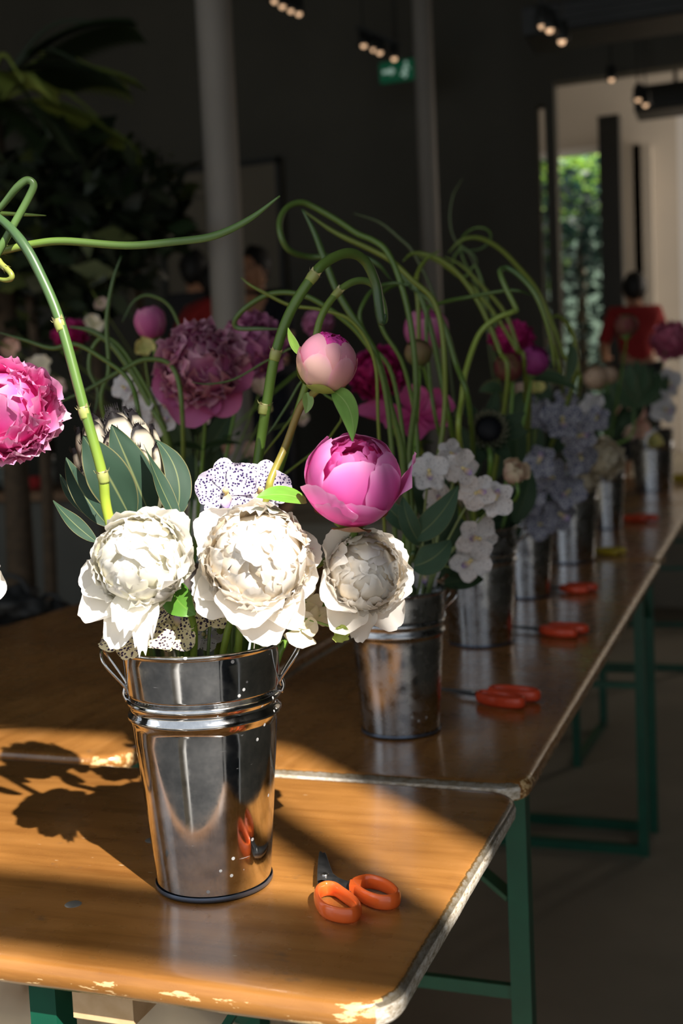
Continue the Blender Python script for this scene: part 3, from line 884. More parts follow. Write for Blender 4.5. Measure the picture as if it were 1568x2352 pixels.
def guard(mb, ph, reach, hw, z0=-0.45, z1=0.0, cuplat=0.25, ruf=0.05, c0=(1, 1, 1), c1=(1, 1, 1), seed=0, s0=0.15, nu=9, nv=9, curl=0.0, notch=0.0, edge=None, twist=0.0):
    """open outer petal spreading sideways from under the bloom"""
    e = Vector((math.cos(ph), math.sin(ph), 0)); f = Vector((-math.sin(ph), math.cos(ph), 0)); zz = Vector((0, 0, 1))
    vs = []; cs = []; fs = []
    for i in range(nu+1):
        u = i/nu
        prof = (0.28+0.72*math.sin(PI/2*min(1, u/0.68))**1.2)*(1-0.22*(max(0, u-0.68)/0.32)**2)
        for j in range(nv+1):
            v = -1+2*j/nv
            n1 = noise.noise(Vector((seed*3.3+v*1.5, u*1.8, seed)))
            n2 = noise.noise(Vector((seed*1.9+v*5.0, u*2.0, seed*1.3)))
            s = s0+(reach-s0)*u-0.26*(reach-s0)*abs(v)**2.6*u*u+notch*n2*u**7
            z = z0+(z1-z0)*(u**1.6)+curl*u**4
            z += cuplat*v*v*hw*(0.3+0.7*u)+ruf*u*(n1+0.5*n2*u)
            x = v*hw*prof
            vs.append(e*s+f*(x+twist*u*u*v)+zz*(z+twist*v*u*0.6))
            c = mixc(c0, c1, u)
            if edge is not None: c = mixc(c, edge, max(u**8, abs(v)**6*0.8))
            k = 1+0.07*n1
            cs.append((c[0]*k, c[1]*k, c[2]*k))
    for i in range(nu):
        for j in range(nv):
            a = i*(nv+1)+j
            fs.append((a, a+1, a+nv+2, a+nv+1))
    mb.add(vs, fs, cs)

def ruffled_ball(seed, n=80, thmax=1.9, Ln=0.8, wd=0.34, flare=0.06, ruf=0.09, c0=(1, 1, 1), c1=(1, 1, 1), core=True, r0=0.72, notch=0.25, cvar=0.1, edge=None, nu=6, nv=7, rv=0.1):
    rnd = random.Random(seed)
    b = MB()
    if core: ball(b, (0, 0, -0.05), 0.80, mixc(c0, c1, 0.6), 1, 1, 1, 20, 12)
    for i in range(n):
        th = (thmax+0.35)*math.sqrt((i+0.4)/n)-0.35
        ph = i*2.39996+rnd.uniform(-0.3, 0.3)
        k = 1-cvar*rnd.random()
        q = lambda c: (c[0]*k, c[1]*k, c[2]*k)
        fl = flare*(0.3+1.4*rnd.random())
        patch(b, th+rnd.uniform(-0.1, 0.1), ph, Ln*rnd.uniform(0.75, 1.2), wd*rnd.uniform(0.7, 1.35), 1.0-rv*rnd.random(), r0, fl, ruf, 0.16, q(c0), q(c1), seed*13+i*0.77, nu, nv, rnd.uniform(-0.12, 0.04), notch, edge)
    return b

def frame_mtx(center, axis, scale, spin=0.0, right=None):
    z = Vector(axis).normalized()
    r = Vector(right) if right is not None else rz((1, 0, 0))
    x = (r-z*r.dot(z)).normalized(); y = z.cross(x)
    R_ = Matrix((x, y, z)).transposed().to_4x4()
    return Matrix.Translation(Vector(center)) @ R_ @ Matrix.Rotation(spin, 4, 'Z') @ Matrix.Diagonal((scale, scale, scale, 1))

GS_LOW = (0.42, 0.55, 0.07); GS_MID = (0.14, 0.27, 0.035); GS_TOP = (0.055, 0.115, 0.042)

def leaf_mesh(mb, p0, p1, p2, width, normal, c=(0.05, 0.11, 0.06), vein=(0.30, 0.34, 0.12), fold=0.12, wave=0.0, tw=0.0, edge=(0.45, 0.36, 0.12), nu=18, nv=26, seed=0, shape=0.8, thick=True):
    """leaf whose midrib runs along a bezier p0-p1-p2"""
    p0, p1, p2 = Vector(p0), Vector(p1), Vector(p2); normal = Vector(normal).normalized()
    vs = []; cs = []; fs = []
    for i in range(nu+1):
        u = i/nu
        p = p0*(1-u)**2+p1*2*u*(1-u)+p2*u*u
        tg = ((p1-p0)*(1-u)+(p2-p1)*u).normalized()
        n_ = (normal-tg*normal.dot(tg)).normalized()
        sd_ = tg.cross(n_)
        if tw:
            rot = Matrix.Rotation(tw*u, 3, tg); n_ = rot @ n_; sd_ = rot @ sd_
        w_ = width/2*(math.sin(PI*min(1, (0.03+0.97*u)**shape))**0.85+0.02)
        for j in range(nv+1):
            v = -1+2*j/nv
            wv = wave*width*math.sin(u*9+seed+v)*abs(v)**2
            vs.append(p+sd_*v*w_+n_*(fold*abs(v)*w_+wv))
            k = 1+0.12*noise.noise(Vector((u*5+seed, v*3, seed)))
            cc = (c[0]*k, c[1]*k, c[2]*k)
            if nv >= 20 and j == nv//2: cc = mixc(cc, vein, 0.8)
            if nv >= 20 and j in (0, nv): cc = edge
            cs.append(cc)
    for i in range(nu):
        for j in range(nv):
            a = i*(nv+1)+j
            fs.append((a, a+1, a+nv+2, a+nv+1))
    mb.add(vs, fs, cs)

def t_B(p):
    k = min(RIM, key=lambda q: (q[0]-p[0])**2+(q[1]-p[1])**2)
    return Vector((k[0], k[1], TZ))

def rel(o, pts): return [Vector(p)-Vector(o) for p in pts]

def stem_pts(head, base, bend=0.0, ax=None):
    head = Vector(head); base = Vector(base)
    a = head-(Vector(ax).normalized()*0.03 if ax is not None else Vector((0, 0, 0.03)))
    mid = (a*0.5+base*0.5)+Vector((0, 0, 0.02))+rz((1, 0, 0))*bend
    return [head, a, mid, base]

def flower_root(name, label, cat, bucket_o, off=(0, 0), group=None):
    base = Vector(bucket_o)+Vector((off[0], off[1], 0.014))
    return thing(name, label, cat, base, group), base

def add_stem(t, base, pts, r=0.0032, col=None, name='stem', seg=8, n=6):
    b = MB(); tube(b, rel(base, pts), r, seg, n, col or [GS_TOP, GS_MID, GS_MID, GS_LOW]); return b.build(name, M_stem, t)

def calyx(mb, r=0.35, z=-0.95, c=(0.12, 0.22, 0.05)):
    ball(mb, (0, 0, z), r, c, 1, 1, 0.6, 12, 8)

# ------------------------------------------------------------------ white peonies of the big bucket
WH0 = (0.86, 0.82, 0.60); WH1 = (0.93, 0.905, 0.86)
def white_peony(label, px, py, D, rpx, axis, guards, seed, warm=False, extra=None, off=(0, 0)):
    c0 = (0.90, 0.76, 0.54) if warm else WH0
    c1 = (0.93, 0.895, 0.84) if warm else WH1
    c = P(px, py, D); R_ = rpx*D/F
    t, base = flower_root('white_peony', label, 'peony', B1, off, 'white peonies in the big bucket')
    m4 = frame_mtx(c-base, axis, R_)
    bm = ruffled_ball(seed, 92, 1.75, 0.80, 0.34, 0.035, 0.07, c0, c1, True, 0.86, 0.16, 0.04, None, 8, 9, 0.12)
    bm.build('bloom', M_wpetal, t, m4)
    for g in guards:
        b = MB(); guard(b, math.radians(g[0]), g[1], g[2], z0=g[3] if len(g) > 3 else -0.5, z1=g[4] if len(g) > 4 else -0.1, cuplat=g[5] if len(g) > 5 else 0.35, ruf=0.10, c0=mixc(c0, c1, 0.5), c1=c1, seed=seed+g[0]*0.1, nu=12, nv=12, notch=g[6] if len(g) > 6 else 0.05)
        b.build('guard_petal', M_wpetal, t, m4)
    b = MB(); calyx(b, 0.4, -0.85)
    b.build('calyx', M_stem, t, m4)
    zax = Vector(axis).normalized()
    neck = c-zax*R_*0.9
    add_stem(t, base, [neck, neck-zax*0.03-Vector((0, 0, 0.01)), Vector((B1.x+(neck.x-B1.x)*0.5, B1.y+(neck.y-B1.y)*0.5, TZ+0.25)), base], 0.0036)
    return t, base, c
tp1, bp1, cp1 = white_peony('greenish white peony at the left of the big bucket, petals trailing over the rim', 325, 1290, 1.155, 118, cd(-0.12, 0.85, 0.42),
    [(200, 1.30, 0.50, -0.45, 0.0, .4), (222, 1.60, 0.46, -0.5, -0.05, .3), (252, 1.78, 0.42, -0.4, -0.1, .3), (275, 1.85, 0.30, -0.2, 0.15, .2, 0.45), (262, 1.5, 0.4, -0.1, 0.25, .3, 0.3), (78, 1.22, 0.50, -0.5, -0.2, .5), (48, 1.28, 0.50, -0.5, -0.1, .5), (15, 1.12, 0.55, -0.45, 0.25, .6), (-20, 1.12, 0.52, -0.35, 0.35, .6), (135, 1.08, 0.5, -0.5, -0.2, .4)], 3, off=(-0.02, -0.01))
tp2, bp2, cp2 = white_peony('largest white peony, in the middle of the big bucket, with a warm cream heart', 592, 1285, 1.165, 132, cd(-0.05, 0.9, 0.35),
    [(140, 1.42, 0.50, -0.5, -0.2, .3), (165, 1.12, 0.42, -0.5, -0.1, .4), (205, 1.28, 0.40, -0.4, 0.0, .3, .15), (222, 1.38, 0.50, -0.4, 0.0, .4), (275, 1.55, 0.58, -0.3, 0.05, .4, .2), (262, 1.3, 0.6, 0.0, 0.35, .4), (298, 1.42, 0.42, -0.3, 0.05, .35), (90, 1.12, 0.6, -0.5, -0.3, .4), (330, 1.12, 0.55, -0.5, -0.1, .3), (10, 1.12, 0.5, -0.5, -0.3, .3), (60, 1.05, 0.55, -0.5, -0.3, .3)], 11, True, off=(0.0, -0.02))
tp3, bp3, cp3 = white_peony('white peony at the right of the big bucket, tilted down under the bright pink one', 836, 1316, 1.20, 99, cd(0.18, 0.82, 0.25),
    [(215, 1.35, 0.62, -0.35, 0.55, .6), (240, 1.65, 0.55, -0.3, 0.35, .5), (262, 1.62, 0.42, -0.3, 0.0, .3, .2), (300, 1.52, 0.55, -0.5, -0.2, .3), (35, 1.28, 0.62, -0.5, -0.25, .3), (350, 1.26, 0.60, -0.5, -0.25, .3), (140, 1.25, 0.55, -0.3, 0.5, .5, .1), (75, 1.1, 0.5, -0.4, 0, .4)], 23, True, off=(0.025, 0.0))
# green leaf of the left white peony
b = MB(); leaf_mesh(b, P(392, 1345, 1.20)-bp1, P(400, 1385, 1.17)-bp1, P(450, 1412, 1.17)-bp1, 0.032, cd(-0.3, 0.8, 0.4), (0.09, 0.24, 0.03), (0.16, 0.32, 0.05), 0.1, 0.06, edge=(0.10, 0.25, 0.04)); b.build('leaf', M_leaf, tp1)
# visible straight stems entering the bucket
for i, (p0, p1_, lab) in enumerate((((418, 1390), (446, 1480), 'thick green stem entering the bucket between the left and middle white peonies'), ((560, 1390), (516, 1480), 'green stem slanting into the bucket under the middle white peony'), ((552, 1400), (548, 1480), 'short upright green stem at the bucket rim, below the middle white peony'))):
    e = P(*p1_, 1.20); t, base = flower_root('cut_stem', lab, 'stem', B1, (-0.03+0.03*i, -0.03), 'cut stems at the bucket mouth')
    b = MB(); tube(b, rel(base, [P(*p0, 1.185), e, base+Vector((0, 0, 0.05)), base]), [0.0032, 0.0042, 0.004], 10, 8, [(0.10, 0.18, 0.02), (0.20, 0.27, 0.03), (0.12, 0.2, 0.03)]); b.build('stalk', M_stem, t)
    b = MB(); ball(b, P(*p0, 1.185)-base, 0.0042, (0.2, 0.27, 0.05)); b.build('node', M_stem, t)

# ------------------------------------------------------------------ pink peonies
PK0 = (0.90, 0.10, 0.45); PK1 = (0.84, 0.17, 0.56); PKE = (0.92, 0.42, 0.74)
c = P(812, 1104, 1.165); R_ = 112*1.165/F
t, base = flower_root('pink_peony', 'bright pink half-open peony resting above the right white peony', 'peony', B1, (0.03, 0.02))
ax = cd(0.10, 0.50, 0.86); m4 = frame_mtx(c-base, ax, R_)
b = MB(); ball(b, (0, 0, -0.1), 0.72, PK0, 1, 1, 0.9, 20, 12)
rnd = random.Random(4)
for i in range(26):
    patch(b, 0.75*math.sqrt((i+.3)/26), i*2.4, 0.6, 0.28, 0.84, 0.8, 0.03, 0.07, 0.15, PK0, mixc(PK1, PKE, rnd.random()*.7), i*1.3, 6, 6, -0.05, 0.3)
b.build('bloom', M_petal, t, m4)
for (th, ph, Ln, wd, R0, fl, cp) in ((0.55, -88, 1.9, 0.92, 1.0, -0.06, -0.03), (0.52, 175, 1.9, 0.85, 1.02, -0.03, -0.02), (0.45, 118, 1.9, 0.75, 0.99, -0.05, 0), (0.42, 70, 1.9, 0.8, 1.01, -0.04, 0), (0.42, 22, 1.9, 0.75, 0.98, -0.04, 0), (0.60, -30, 1.8, 0.70, 1.02, -0.02, 0), (0.75, -50, 1.6, 0.5, 1.035, 0.0, 0), (1.28, -128, 1.2, 0.72, 1.05, 0.07, 0.04), (1.45, -95, 1.1, 0.8, 1.05, 0.02, 0), (0.95, -12, 1.4, 0.42, 1.02, 0.42, -0.1), (0.8, 150, 1.6, 0.55, 1.04, 0.02, 0)):
    bb = MB(); patch(bb, th, math.radians(ph), Ln, wd, R0, 0.9, fl, 0.035, 0.10, PK0, PK1, th*9+ph*.01, 14, 14, cp, 0.04, PKE)
    bb.build('petal', M_petal, t, m4)
b = MB(); calyx(b, 0.42, -0.90, (0.20, 0.26, 0.05))
for k in range(3): patch(b, 2.0, k*2.1-1.6, 1.0, 0.4, 1.07, 0.98, 0.03, 0.03, 0.3, (0.22, 0.28, 0.05), (0.35, 0.12, 0.08), k, 6, 6)
b.build('calyx', M_leaf, t, m4)
neck = c-Vector(ax).normalized()*R_*0.95
add_stem(t, base, [neck, neck+Vector((-0.01, 0.01, -0.03)), Vector((B1.x+0.045, B1.y+0.02, TZ+0.27)), base], 0.0038, [(0.12, 0.2, 0.04)]*3)
b = MB(); leaf_mesh(b, P(703, 1150, 1.165)-base, P(650, 1125, 1.14)-base, P(588, 1143, 1.13)-base, 0.0215, cd(0.05, 0.75, 0.6), (0.14, 0.34, 0.04), (0.24, 0.42, 0.09), 0.1, 0.02, edge=(0.2, 0.4, 0.05)); b.build('leaf', M_leaf, t)

# bud with its long brownish stem and leaves
c = P(750, 832, 1.22); R_ = 69*1.22/F
t, base = flower_root('peony_bud', 'round pale pink peony bud standing above the bright pink peony', 'bud', B1, (0.0, 0.03))
ax = cd(0.30, 0.35, 0.85); m4 = frame_mtx(c-base, ax, R_)
b = MB(); ball(b, (0, 0, 0), 0.9, (0.85, 0.35, 0.45), 1, 1, 0.95, 24, 14)
for i in range(30):
    patch(b, 0.42*math.sqrt((i+.3)/30), i*2.4, 0.4, 0.14, 0.955, 0.93, 0.01, 0.07, 0.1, (0.8, 0.05, 0.35), (0.90, 0.10, 0.55), i, 5, 5, 0, 0.3)
b.build('tuft', M_petal, t, m4)
BPK = (0.92, 0.30, 0.45); BPL = (0.90, 0.55, 0.42)
for (th, ph, Ln, wd, R0, a_, b_) in ((0.42, 200, 2.2, 1.15, 0.99, BPK, (0.88, 0.40, 0.55)), (0.40, 120, 2.2, 1.0, 0.985, (0.9, 0.3, 0.5), (0.92, 0.25, 0.6)), (0.45, 30, 2.0, 0.7, 0.975, BPK, (0.93, 0.35, 0.62)), (0.45, -35, 2.2, 0.62, 1.0, BPK, (0.9, 0.38, 0.5)), (0.50, -85, 2.1, 0.6, 0.99, BPL, (0.9, 0.42, 0.50)), (1.05, -110, 1.6, 0.55, 1.02, BPL, (0.90, 0.62, 0.55)), (1.0, -55, 1.6, 0.5, 1.03, BPL, (0.88, 0.40, 0.45)), (1.35, 180, 1.4, 0.9, 1.02, (0.7, 0.62, 0.3), BPL), (1.2, 0, 1.3, 0.5, 1.03, BPL, BPK)):
    bb = MB(); patch(bb, th, math.radians(ph), Ln, wd, R0, 0.96, 0.0, 0.02, 0.08, a_, b_, th*5+ph, 12, 12, 0.0, 0.03, (0.93, 0.50, 0.60)); bb.build('petal', M_petal, t, m4)
b = MB()
for k in range(3): patch(b, 2.0, k*2.1+0.5, 1.0, 0.5, 1.05, 1.0, 0.03, 0.02, 0.2, (0.22, 0.30, 0.05), (0.32, 0.38, 0.08), k, 6, 6)
b.build('sepals', M_leaf, t, m4)
zx = Vector(ax).normalized()
pts = [c-zx*R_*0.96, P(718, 905, 1.245), P(690, 935, 1.26), P(655, 1025, 1.27), P(622, 1100, 1.25), P(606, 1160, 1.25), Vector((B1.x+0.01, B1.y+0.02, TZ+0.26)), base]
add_stem(t, base, pts, 0.0042, [(0.22, 0.24, 0.05), (0.25, 0.17, 0.06), (0.27, 0.2, 0.05), (0.33, 0.30, 0.05), (0.22, 0.26, 0.03), (0.2, 0.25, 0.04)])
G1 = (0.12, 0.27, 0.04)
b = MB(); leaf_mesh(b, P(690, 815, 1.235)-base, P(660, 790, 1.23)-base, P(661, 752, 1.225)-base, 0.017, cd(0.8, 0.5, 0.3), (0.25, 0.45, 0.08), (0.35, 0.5, 0.15), 0.3, edge=(0.5, 0.6, 0.3)); b.build('leaf', M_leaf, t)
b = MB(); leaf_mesh(b, P(765, 898, 1.22)-base, P(820, 930, 1.18)-base, P(810, 1018, 1.15)-base, 0.024, cd(-0.7, 0.65, 0.4), (0.16, 0.33, 0.07), (0.3, 0.45, 0.15), 0.15, 0.03, edge=(0.12, 0.12, 0.05)); b.build('leaf', M_leaf, t)
b = MB(); leaf_mesh(b, P(703, 902, 1.245)-base, P(712, 925, 1.24)-base, P(701, 950, 1.24)-base, 0.012, cd(0.1, 0.9, 0.1), (0.25, 0.42, 0.12), (0.35, 0.5, 0.2), 0.3); b.build('leaf', M_leaf, t)

# ruffled pink peony at the left edge
c = P(8, 948, 1.25); R_ = 118*1.25/F
t, base = flower_root('ruffled_pink_peony', 'fully open ruffled pink peony cut by the left edge of the picture', 'peony', B0, (0.01, 0))
ax = cd(0.35, 0.80, 0.35); m4 = frame_mtx(c-base, ax, R_)
bm = ruffled_ball(5, 80, 1.6, 0.75, 0.36, 0.13, 0.10, (0.84, 0.03, 0.34), (0.86, 0.22, 0.54), True, 0.80, 0.22, 0.12, (0.90, 0.42, 0.68), 9, 9, 0.16)
bm.build('bloom', M_petal, t, m4)
for g in ((-10, 1.15, 0.55, -0.4, 0.1), (-50, 1.12, 0.55, -0.6, 0.15), (-95, 1.05, 0.6, -0.6, 0.1), (35, 1.12, 0.5, -0.4, 0.1), (75, 1.1, 0.5, -0.5, 0.0), (5, 1.3, 0.3, -0.2, 0.0), (180, 1.1, 0.6, -0.5, 0), (230, 1.1, 0.6, -0.5, 0)):
    b = MB(); guard(b, math.radians(g[0]), g[1], g[2], g[3], g[4], 0.45, 0.16, (0.80, 0.10, 0.38), (0.86, 0.38, 0.62), g[0]*.3, notch=0.15, edge=(0.92, 0.6, 0.78), nu=11, nv=11); b.build('guard_petal', M_petal, t, m4)
b = MB(); calyx(b, 0.4, -0.85); b.build('calyx', M_stem, t, m4)
neck = c-Vector(ax).normalized()*R_*0.95
add_stem(t, base, [neck, neck+Vector((-0.03, 0.0, -0.05)), base+Vector((0, 0, 0.3)), base], 0.004)
# white peony of the same outside bucket, only one petal tip in view
c = P(-98, 1310, 1.28)
t, base = flower_root('edge_white_peony', 'white peony outside the left edge, one petal tip showing', 'peony', B0, (-0.01, 0.01))
m4 = frame_mtx(c-base, cd(0.2, 0.85, 0.4), 0.045)
ruffled_ball(41, 50, 1.7, 0.8, 0.4, 0.05, 0.1, WH0, WH1, nu=5, nv=5).build('bloom', M_petal, t, m4)
b = MB(); guard(b, math.radians(-28), 1.30, 0.5, -0.4, 0, 0.3, 0.1, WH1, WH1, 2); b.build('guard_petal', M_petal, t, m4)
add_stem(t, base, [c-Vector((0, 0, 0.03)), c-Vector((0, 0, 0.07)), rim_exit(t_B(base), base), base], 0.0036)

# ------------------------------------------------------------------ protea
apex = P(243, 962, 1.32); foot = P(330, 1215, 1.30)
t, base = flower_root('protea', 'large protea with black-tipped cream bracts and grey-green leaves, left of the big bucket', 'protea', B1, (-0.03, 0.02))
axp = (apex-foot); ln = axp.length; axn = axp.normalized()
m4 = frame_mtx(foot+axp*0.50-base, axn, ln*0.5)
b = MB(); ball(b, (0, 0, -0.05), 0.70, (0.12, 0.10, 0.07), 0.85, 0.85, 1.05, 20, 12); b.build('flower_core', M_petal, t, m4)
b = MB()
CR = (0.66, 0.59, 0.47); BK = (0.012, 0.010, 0.012)
k = 0
for row, (zt, zb_, R0, n) in enumerate(((1.10, -0.5, 0.50, 6), (0.98, -0.6, 0.66, 8), (0.66, -0.75, 0.76, 9), (0.28, -0.85, 0.80, 9), (-0.2, -0.95, 0.76, 9))):
    for i in range(n):
        a0 = 2*PI*(i+0.5*(row % 2))/n
        vs = []; cs = []; fs = []
        nu, nv = 12, 6
        for iu in range(nu+1):
            u = iu/nu
            z = zb_+(zt-zb_)*u
            rad = 0.25+(R0-0.25)*math.sin(min(1, u*1.25)*PI/2)
            if u > 0.7: rad -= (u-0.7)**1.5*0.7*(1 if row < 2 else 0.3)
            w_ = 0.30*math.sin(PI*(0.15+0.70*u))
            if u > 0.85: w_ *= math.sqrt(max(0.06, 1-((u-0.85)/0.15)**2))
            for jv in range(nv+1):
                v = -1+2*jv/nv
                d = Vector((math.cos(a0), math.sin(a0), 0)); f_ = Vector((-math.sin(a0), math.cos(a0), 0))
                vs.append(d*(rad-0.10*v*v*0.6)+f_*v*w_+Vector((0, 0, z)))
                cc = mixc((0.30, 0.34, 0.16), CR, u*1.5)
                if u > 0.90 or (u > 0.74 and abs(v) > 0.9): cc = BK
                elif u > 0.84: cc = mixc(cc, (0.35, 0.18, 0.12), 0.6)
                cs.append(cc)
        for iu in range(nu):
            for jv in range(nv):
                a = iu*(nv+1)+jv; fs.append((a, a+1, a+nv+2, a+nv+1))
        b.add(vs, fs, cs)
        # black beard hairs at the bract tip
        tip = Vector(vs[-(nv+1)+nv//2])
        for h in range(7):
            o = Vector((math.cos(a0+(h-3)*0.1)*0.0, 0, 0)); d = Vector((math.cos(a0+(h-3)*0.14), math.sin(a0+(h-3)*0.14), 0))
            p0_ = tip+f_*((h-3)*0.035)-Vector((0, 0, 0.05)); p1_ = p0_+d*0.03+Vector((0, 0, 0.10)); w2 = f_*0.014
            b.add([p0_-w2, p0_+w2, p1_], [(0, 1, 2)], [BK]*3)
        k += 1
b.build('bracts', M_petal, t, m4)
GL = (0.026, 0.058, 0.036); GV = (0.20, 0.23, 0.09)
Dp = 1.27
for (p0_, p1_, p2_, wpx, D0, D2, fold, tw, nr) in (
        ((300, 1190), (243, 1075), (190, 1000), 98, 1.25, 1.24, 0.10, 0, (0.0, 1, 0.1)),
        ((345, 1185), (300, 1075), (256, 975), 92, 1.26, 1.25, 0.10, 0, (0.15, 1, 0.1)),
        ((412, 1205), (362, 1110), (330, 1020), 46, 1.23, 1.24, 0.25, 0.9, (0.5, 0.8, 0.2)),
        ((405, 1185), (432, 1080), (356, 1008), 58, 1.27, 1.30, 0.15, 0.3, (0.2, 1, 0.1)),
        ((415, 1180), (412, 1070), (395, 1030), 44, 1.28, 1.32, 0.2, 0.2, (0.2, 1, 0.1)),
        ((246, 1205), (178, 1130), (152, 1050), 52, 1.24, 1.27, 0.2, 0.5, (-0.3, 0.9, 0.3)),
        ((232, 1190), (160, 1150), (137, 1088), 28, 1.27, 1.29, 0.3, 0.4, (-0.4, 0.8, 0.1)),
        ((220, 1243), (160, 1200), (122, 1149), 34, 1.20, 1.22, 0.3, 1.0, (-0.5, 0.6, 0.7))):
    b = MB(); d = cd(*nr)
    leaf_mesh(b, P(*p0_, D0)-base, P(*p1_, (D0+D2)/2-0.01)-base, P(*p2_, D2)-base, wpx*Dp/F, d, GL, GV, fold, 0.035, tw, (0.22, 0.20, 0.08), seed=wpx)
    b.build('leaf', M_leather, t)
add_stem(t, base, [foot, foot+Vector((0.0, -0.01, -0.05)), rim_exit(t_B(base), base), base], 0.006)

# ------------------------------------------------------------------ orchids
def orchid_mesh(seed, c0=(1, 1, 1), c1=(1, 1, 1), lip=(0.3, 0.2, 0.4)):
    b = MB()
    for i, (a, rch, hw) in enumerate(((90, 1.0, 0.40), (30, 1.0, 0.52), (150, 1.0, 0.52), (235, 0.95, 0.42), (305, 0.95, 0.42))):
        guard(b, math.radians(a), rch, hw, 0.0, 0.12 if i % 2 else -0.08, 0.15, 0.12, c0, c1, seed*7+i, s0=0.05, nu=8, nv=8, curl=-0.05)
    return b
def orchid_lip(seed):
    b = MB(); guard(b, math.radians(270), 0.45, 0.16, 0.05, 0.30, 0.4, 0.05, (0.9, 0.75, 0.3), (0.35, 0.25, 0.6), seed, s0=0.0, nu=6, nv=6)
    ball(b, (0, 0.06, 0.14), 0.09, (0.85, 0.75, 0.4), 1, 1, 1.3)
    return b
LIP = orchid_lip(1).mesh('lip', M_petal)
ORC = {}
for nm, m_ in (('lilac', M_spot_lilac), ('cream', M_spot_cream), ('white', M_spot_white), ('blue', M_spot_blue)):
    ORC[nm] = [orchid_mesh(s_).mesh('petals', m_) for s_ in (1, 2, 3)]
_sc = {}
def scaled(me, r):
    """copy of a unit mesh at real size, so that its pattern keeps real size too"""
    key = (me.name, round(r, 3))
    if key not in _sc:
        m2 = me.copy(); m2.transform(Matrix.Scale(r, 4)); _sc[key] = m2
    return _sc[key]
def orchid(kind, label, px, py, D, rpx, axis, B, off=(0, 0), spin=0.0, var=0, group=None, stem=True):
    c = P(px, py, D); R_ = rpx*D/F
    t, base = flower_root('orchid', label, 'orchid', B, off, group)
    m4 = frame_mtx(c-base, axis, 1.0, spin)
    link('petals', scaled(ORC[kind][var], R_), t, m4)
    link('lip', scaled(LIP, R_), t, m4)
    if stem:
        z = Vector(axis).normalized()
        rim = rim_exit(B, c)
        add_stem(t, base, [c, c-z*0.012, (c+rim)/2-z*0.012+Vector((0, 0, .01)), rim, base], 0.0018, [(0.2, 0.24, 0.1), (0.15, 0.22, 0.06)])
    return t
g_ = 'spotted orchids in the big bucket'
orchid('lilac', 'lilac spotted orchid standing upright behind the middle white peony, left bloom', 522, 1132, 1.24, 84, cd(-0.15, 0.85, 0.15), B1, (0, 0.03), 0.15, 0, g_)
orchid('lilac', 'lilac spotted orchid behind the middle white peony, right bloom at the brown stem', 596, 1128, 1.25, 76, cd(0.15, 0.85, 0.1), B1, (0.01, 0.04), -0.35, 1, g_)
orchid('cream', 'yellowish orchid with dark blotches peeping out below the left white peony, over the rim', 318, 1452, 1.19, 100, cd(-0.15, 0.50, 0.8), B1, (-0.03, -0.02), 0.5, 1, g_)
orchid('cream', 'yellow-and-black blotched orchid deep between left and middle white peonies', 478, 1400, 1.22, 62, cd(0.0, 0.75, 0.5), B1, (-0.01, -0.03), 0.2, 2, g_)
orchid('cream', 'dark speckled orchid petal lying in the bucket mouth below the left white peony', 405, 1440, 1.20, 62, cd(-0.2, 0.85, 0.3), B1, (-0.02, -0.04), 2.6, 0, g_)
orchid('white', 'whitish speckled orchid lowest in the bucket mouth, behind the green stems', 470, 1462, 1.25, 50, cd(0.0, 0.7, 0.7), B1, (0.0, 0.0), 1.0, 2, g_)

# sweet peas right of the rim
def sweetpea_mesh(seed, c0, c1):
    b = MB()
    guard(b, math.radians(90), 1.0, 0.85, -0.1, 0.15, 0.25, 0.22, c0, c1, seed, s0=0.0, notch=0.1)
    guard(b, math.radians(200), 0.8, 0.5, 0.0, 0.35, 0.4, 0.2, c0, c1, seed+2, s0=0.0)
    guard(b, math.radians(330), 0.85, 0.5, 0.0, 0.35, 0.4, 0.2, c0, c1, seed+4, s0=0.0)
    guard(b, math.radians(268), 0.9, 0.55, 0.05, 0.2, 0.3, 0.25, c0, c1, seed+6, s0=0.0)
    return b
SP = {}
for nm, c0, c1 in (('cream', (0.80, 0.74, 0.50), (0.84, 0.76, 0.62)), ('apricot', (0.75, 0.50, 0.35), (0.72, 0.42, 0.34)), ('blush', (0.7, 0.55, 0.4), (0.66, 0.50, 0.44)), ('yellow', (0.6, 0.6, 0.2), (0.66, 0.58, 0.22)), ('green', (0.35, 0.45, 0.08), (0.50, 0.58, 0.15))):
    SP[nm] = [sweetpea_mesh(s_, c0, c1).mesh('petals', M_petal) for s_ in (1, 5, 9)]
def sweetpea(kind, label, px, py, D, rpx, axis, B, off=(0, 0), spin=0, var=0, group=None, nm='sweet_pea', cat='flower'):
    c = P(px, py, D); R_ = rpx*D/F
    t, base = flower_root(nm, label, cat, B, off, group)
    link('petals', SP[kind][var], t, frame_mtx(c-base, axis, R_, spin))
    rim = rim_exit(B, c)
    add_stem(t, base, [c, c-Vector(axis).normalized()*0.012, rim, base], 0.0014, [(0.2, 0.3, 0.06)]*2)
    return t
g_ = 'cream sweet peas at the right rim of the big bucket'
sweetpea('cream', 'cream sweet pea drooping over the right rim of the big bucket, lowest bloom', 692, 1445, 1.19, 46, cd(0.2, 0.85, 0.3), B1, (0.04, 0), 2.9, 0, g_)
sweetpea('cream', 'cream sweet pea tucked between the middle and right white peonies', 702, 1385, 1.22, 44, cd(0.2, 0.85, 0.3), B1, (0.04, 0.02), 0.4, 1, g_)
sweetpea('cream', 'cream sweet pea against the left flank of the right white peony', 735, 1415, 1.21, 30, cd(0.4, 0.85, 0.1), B1, (0.05, 0.01), 1.4, 2, g_)
sweetpea('green', 'small lime green ruffled flower hanging below the right white peony', 782, 1452, 1.17, 24, cd(0.2, 0.8, -0.2), B1, (0.05, 0.02), 3.0, 0, None, 'green_flower')
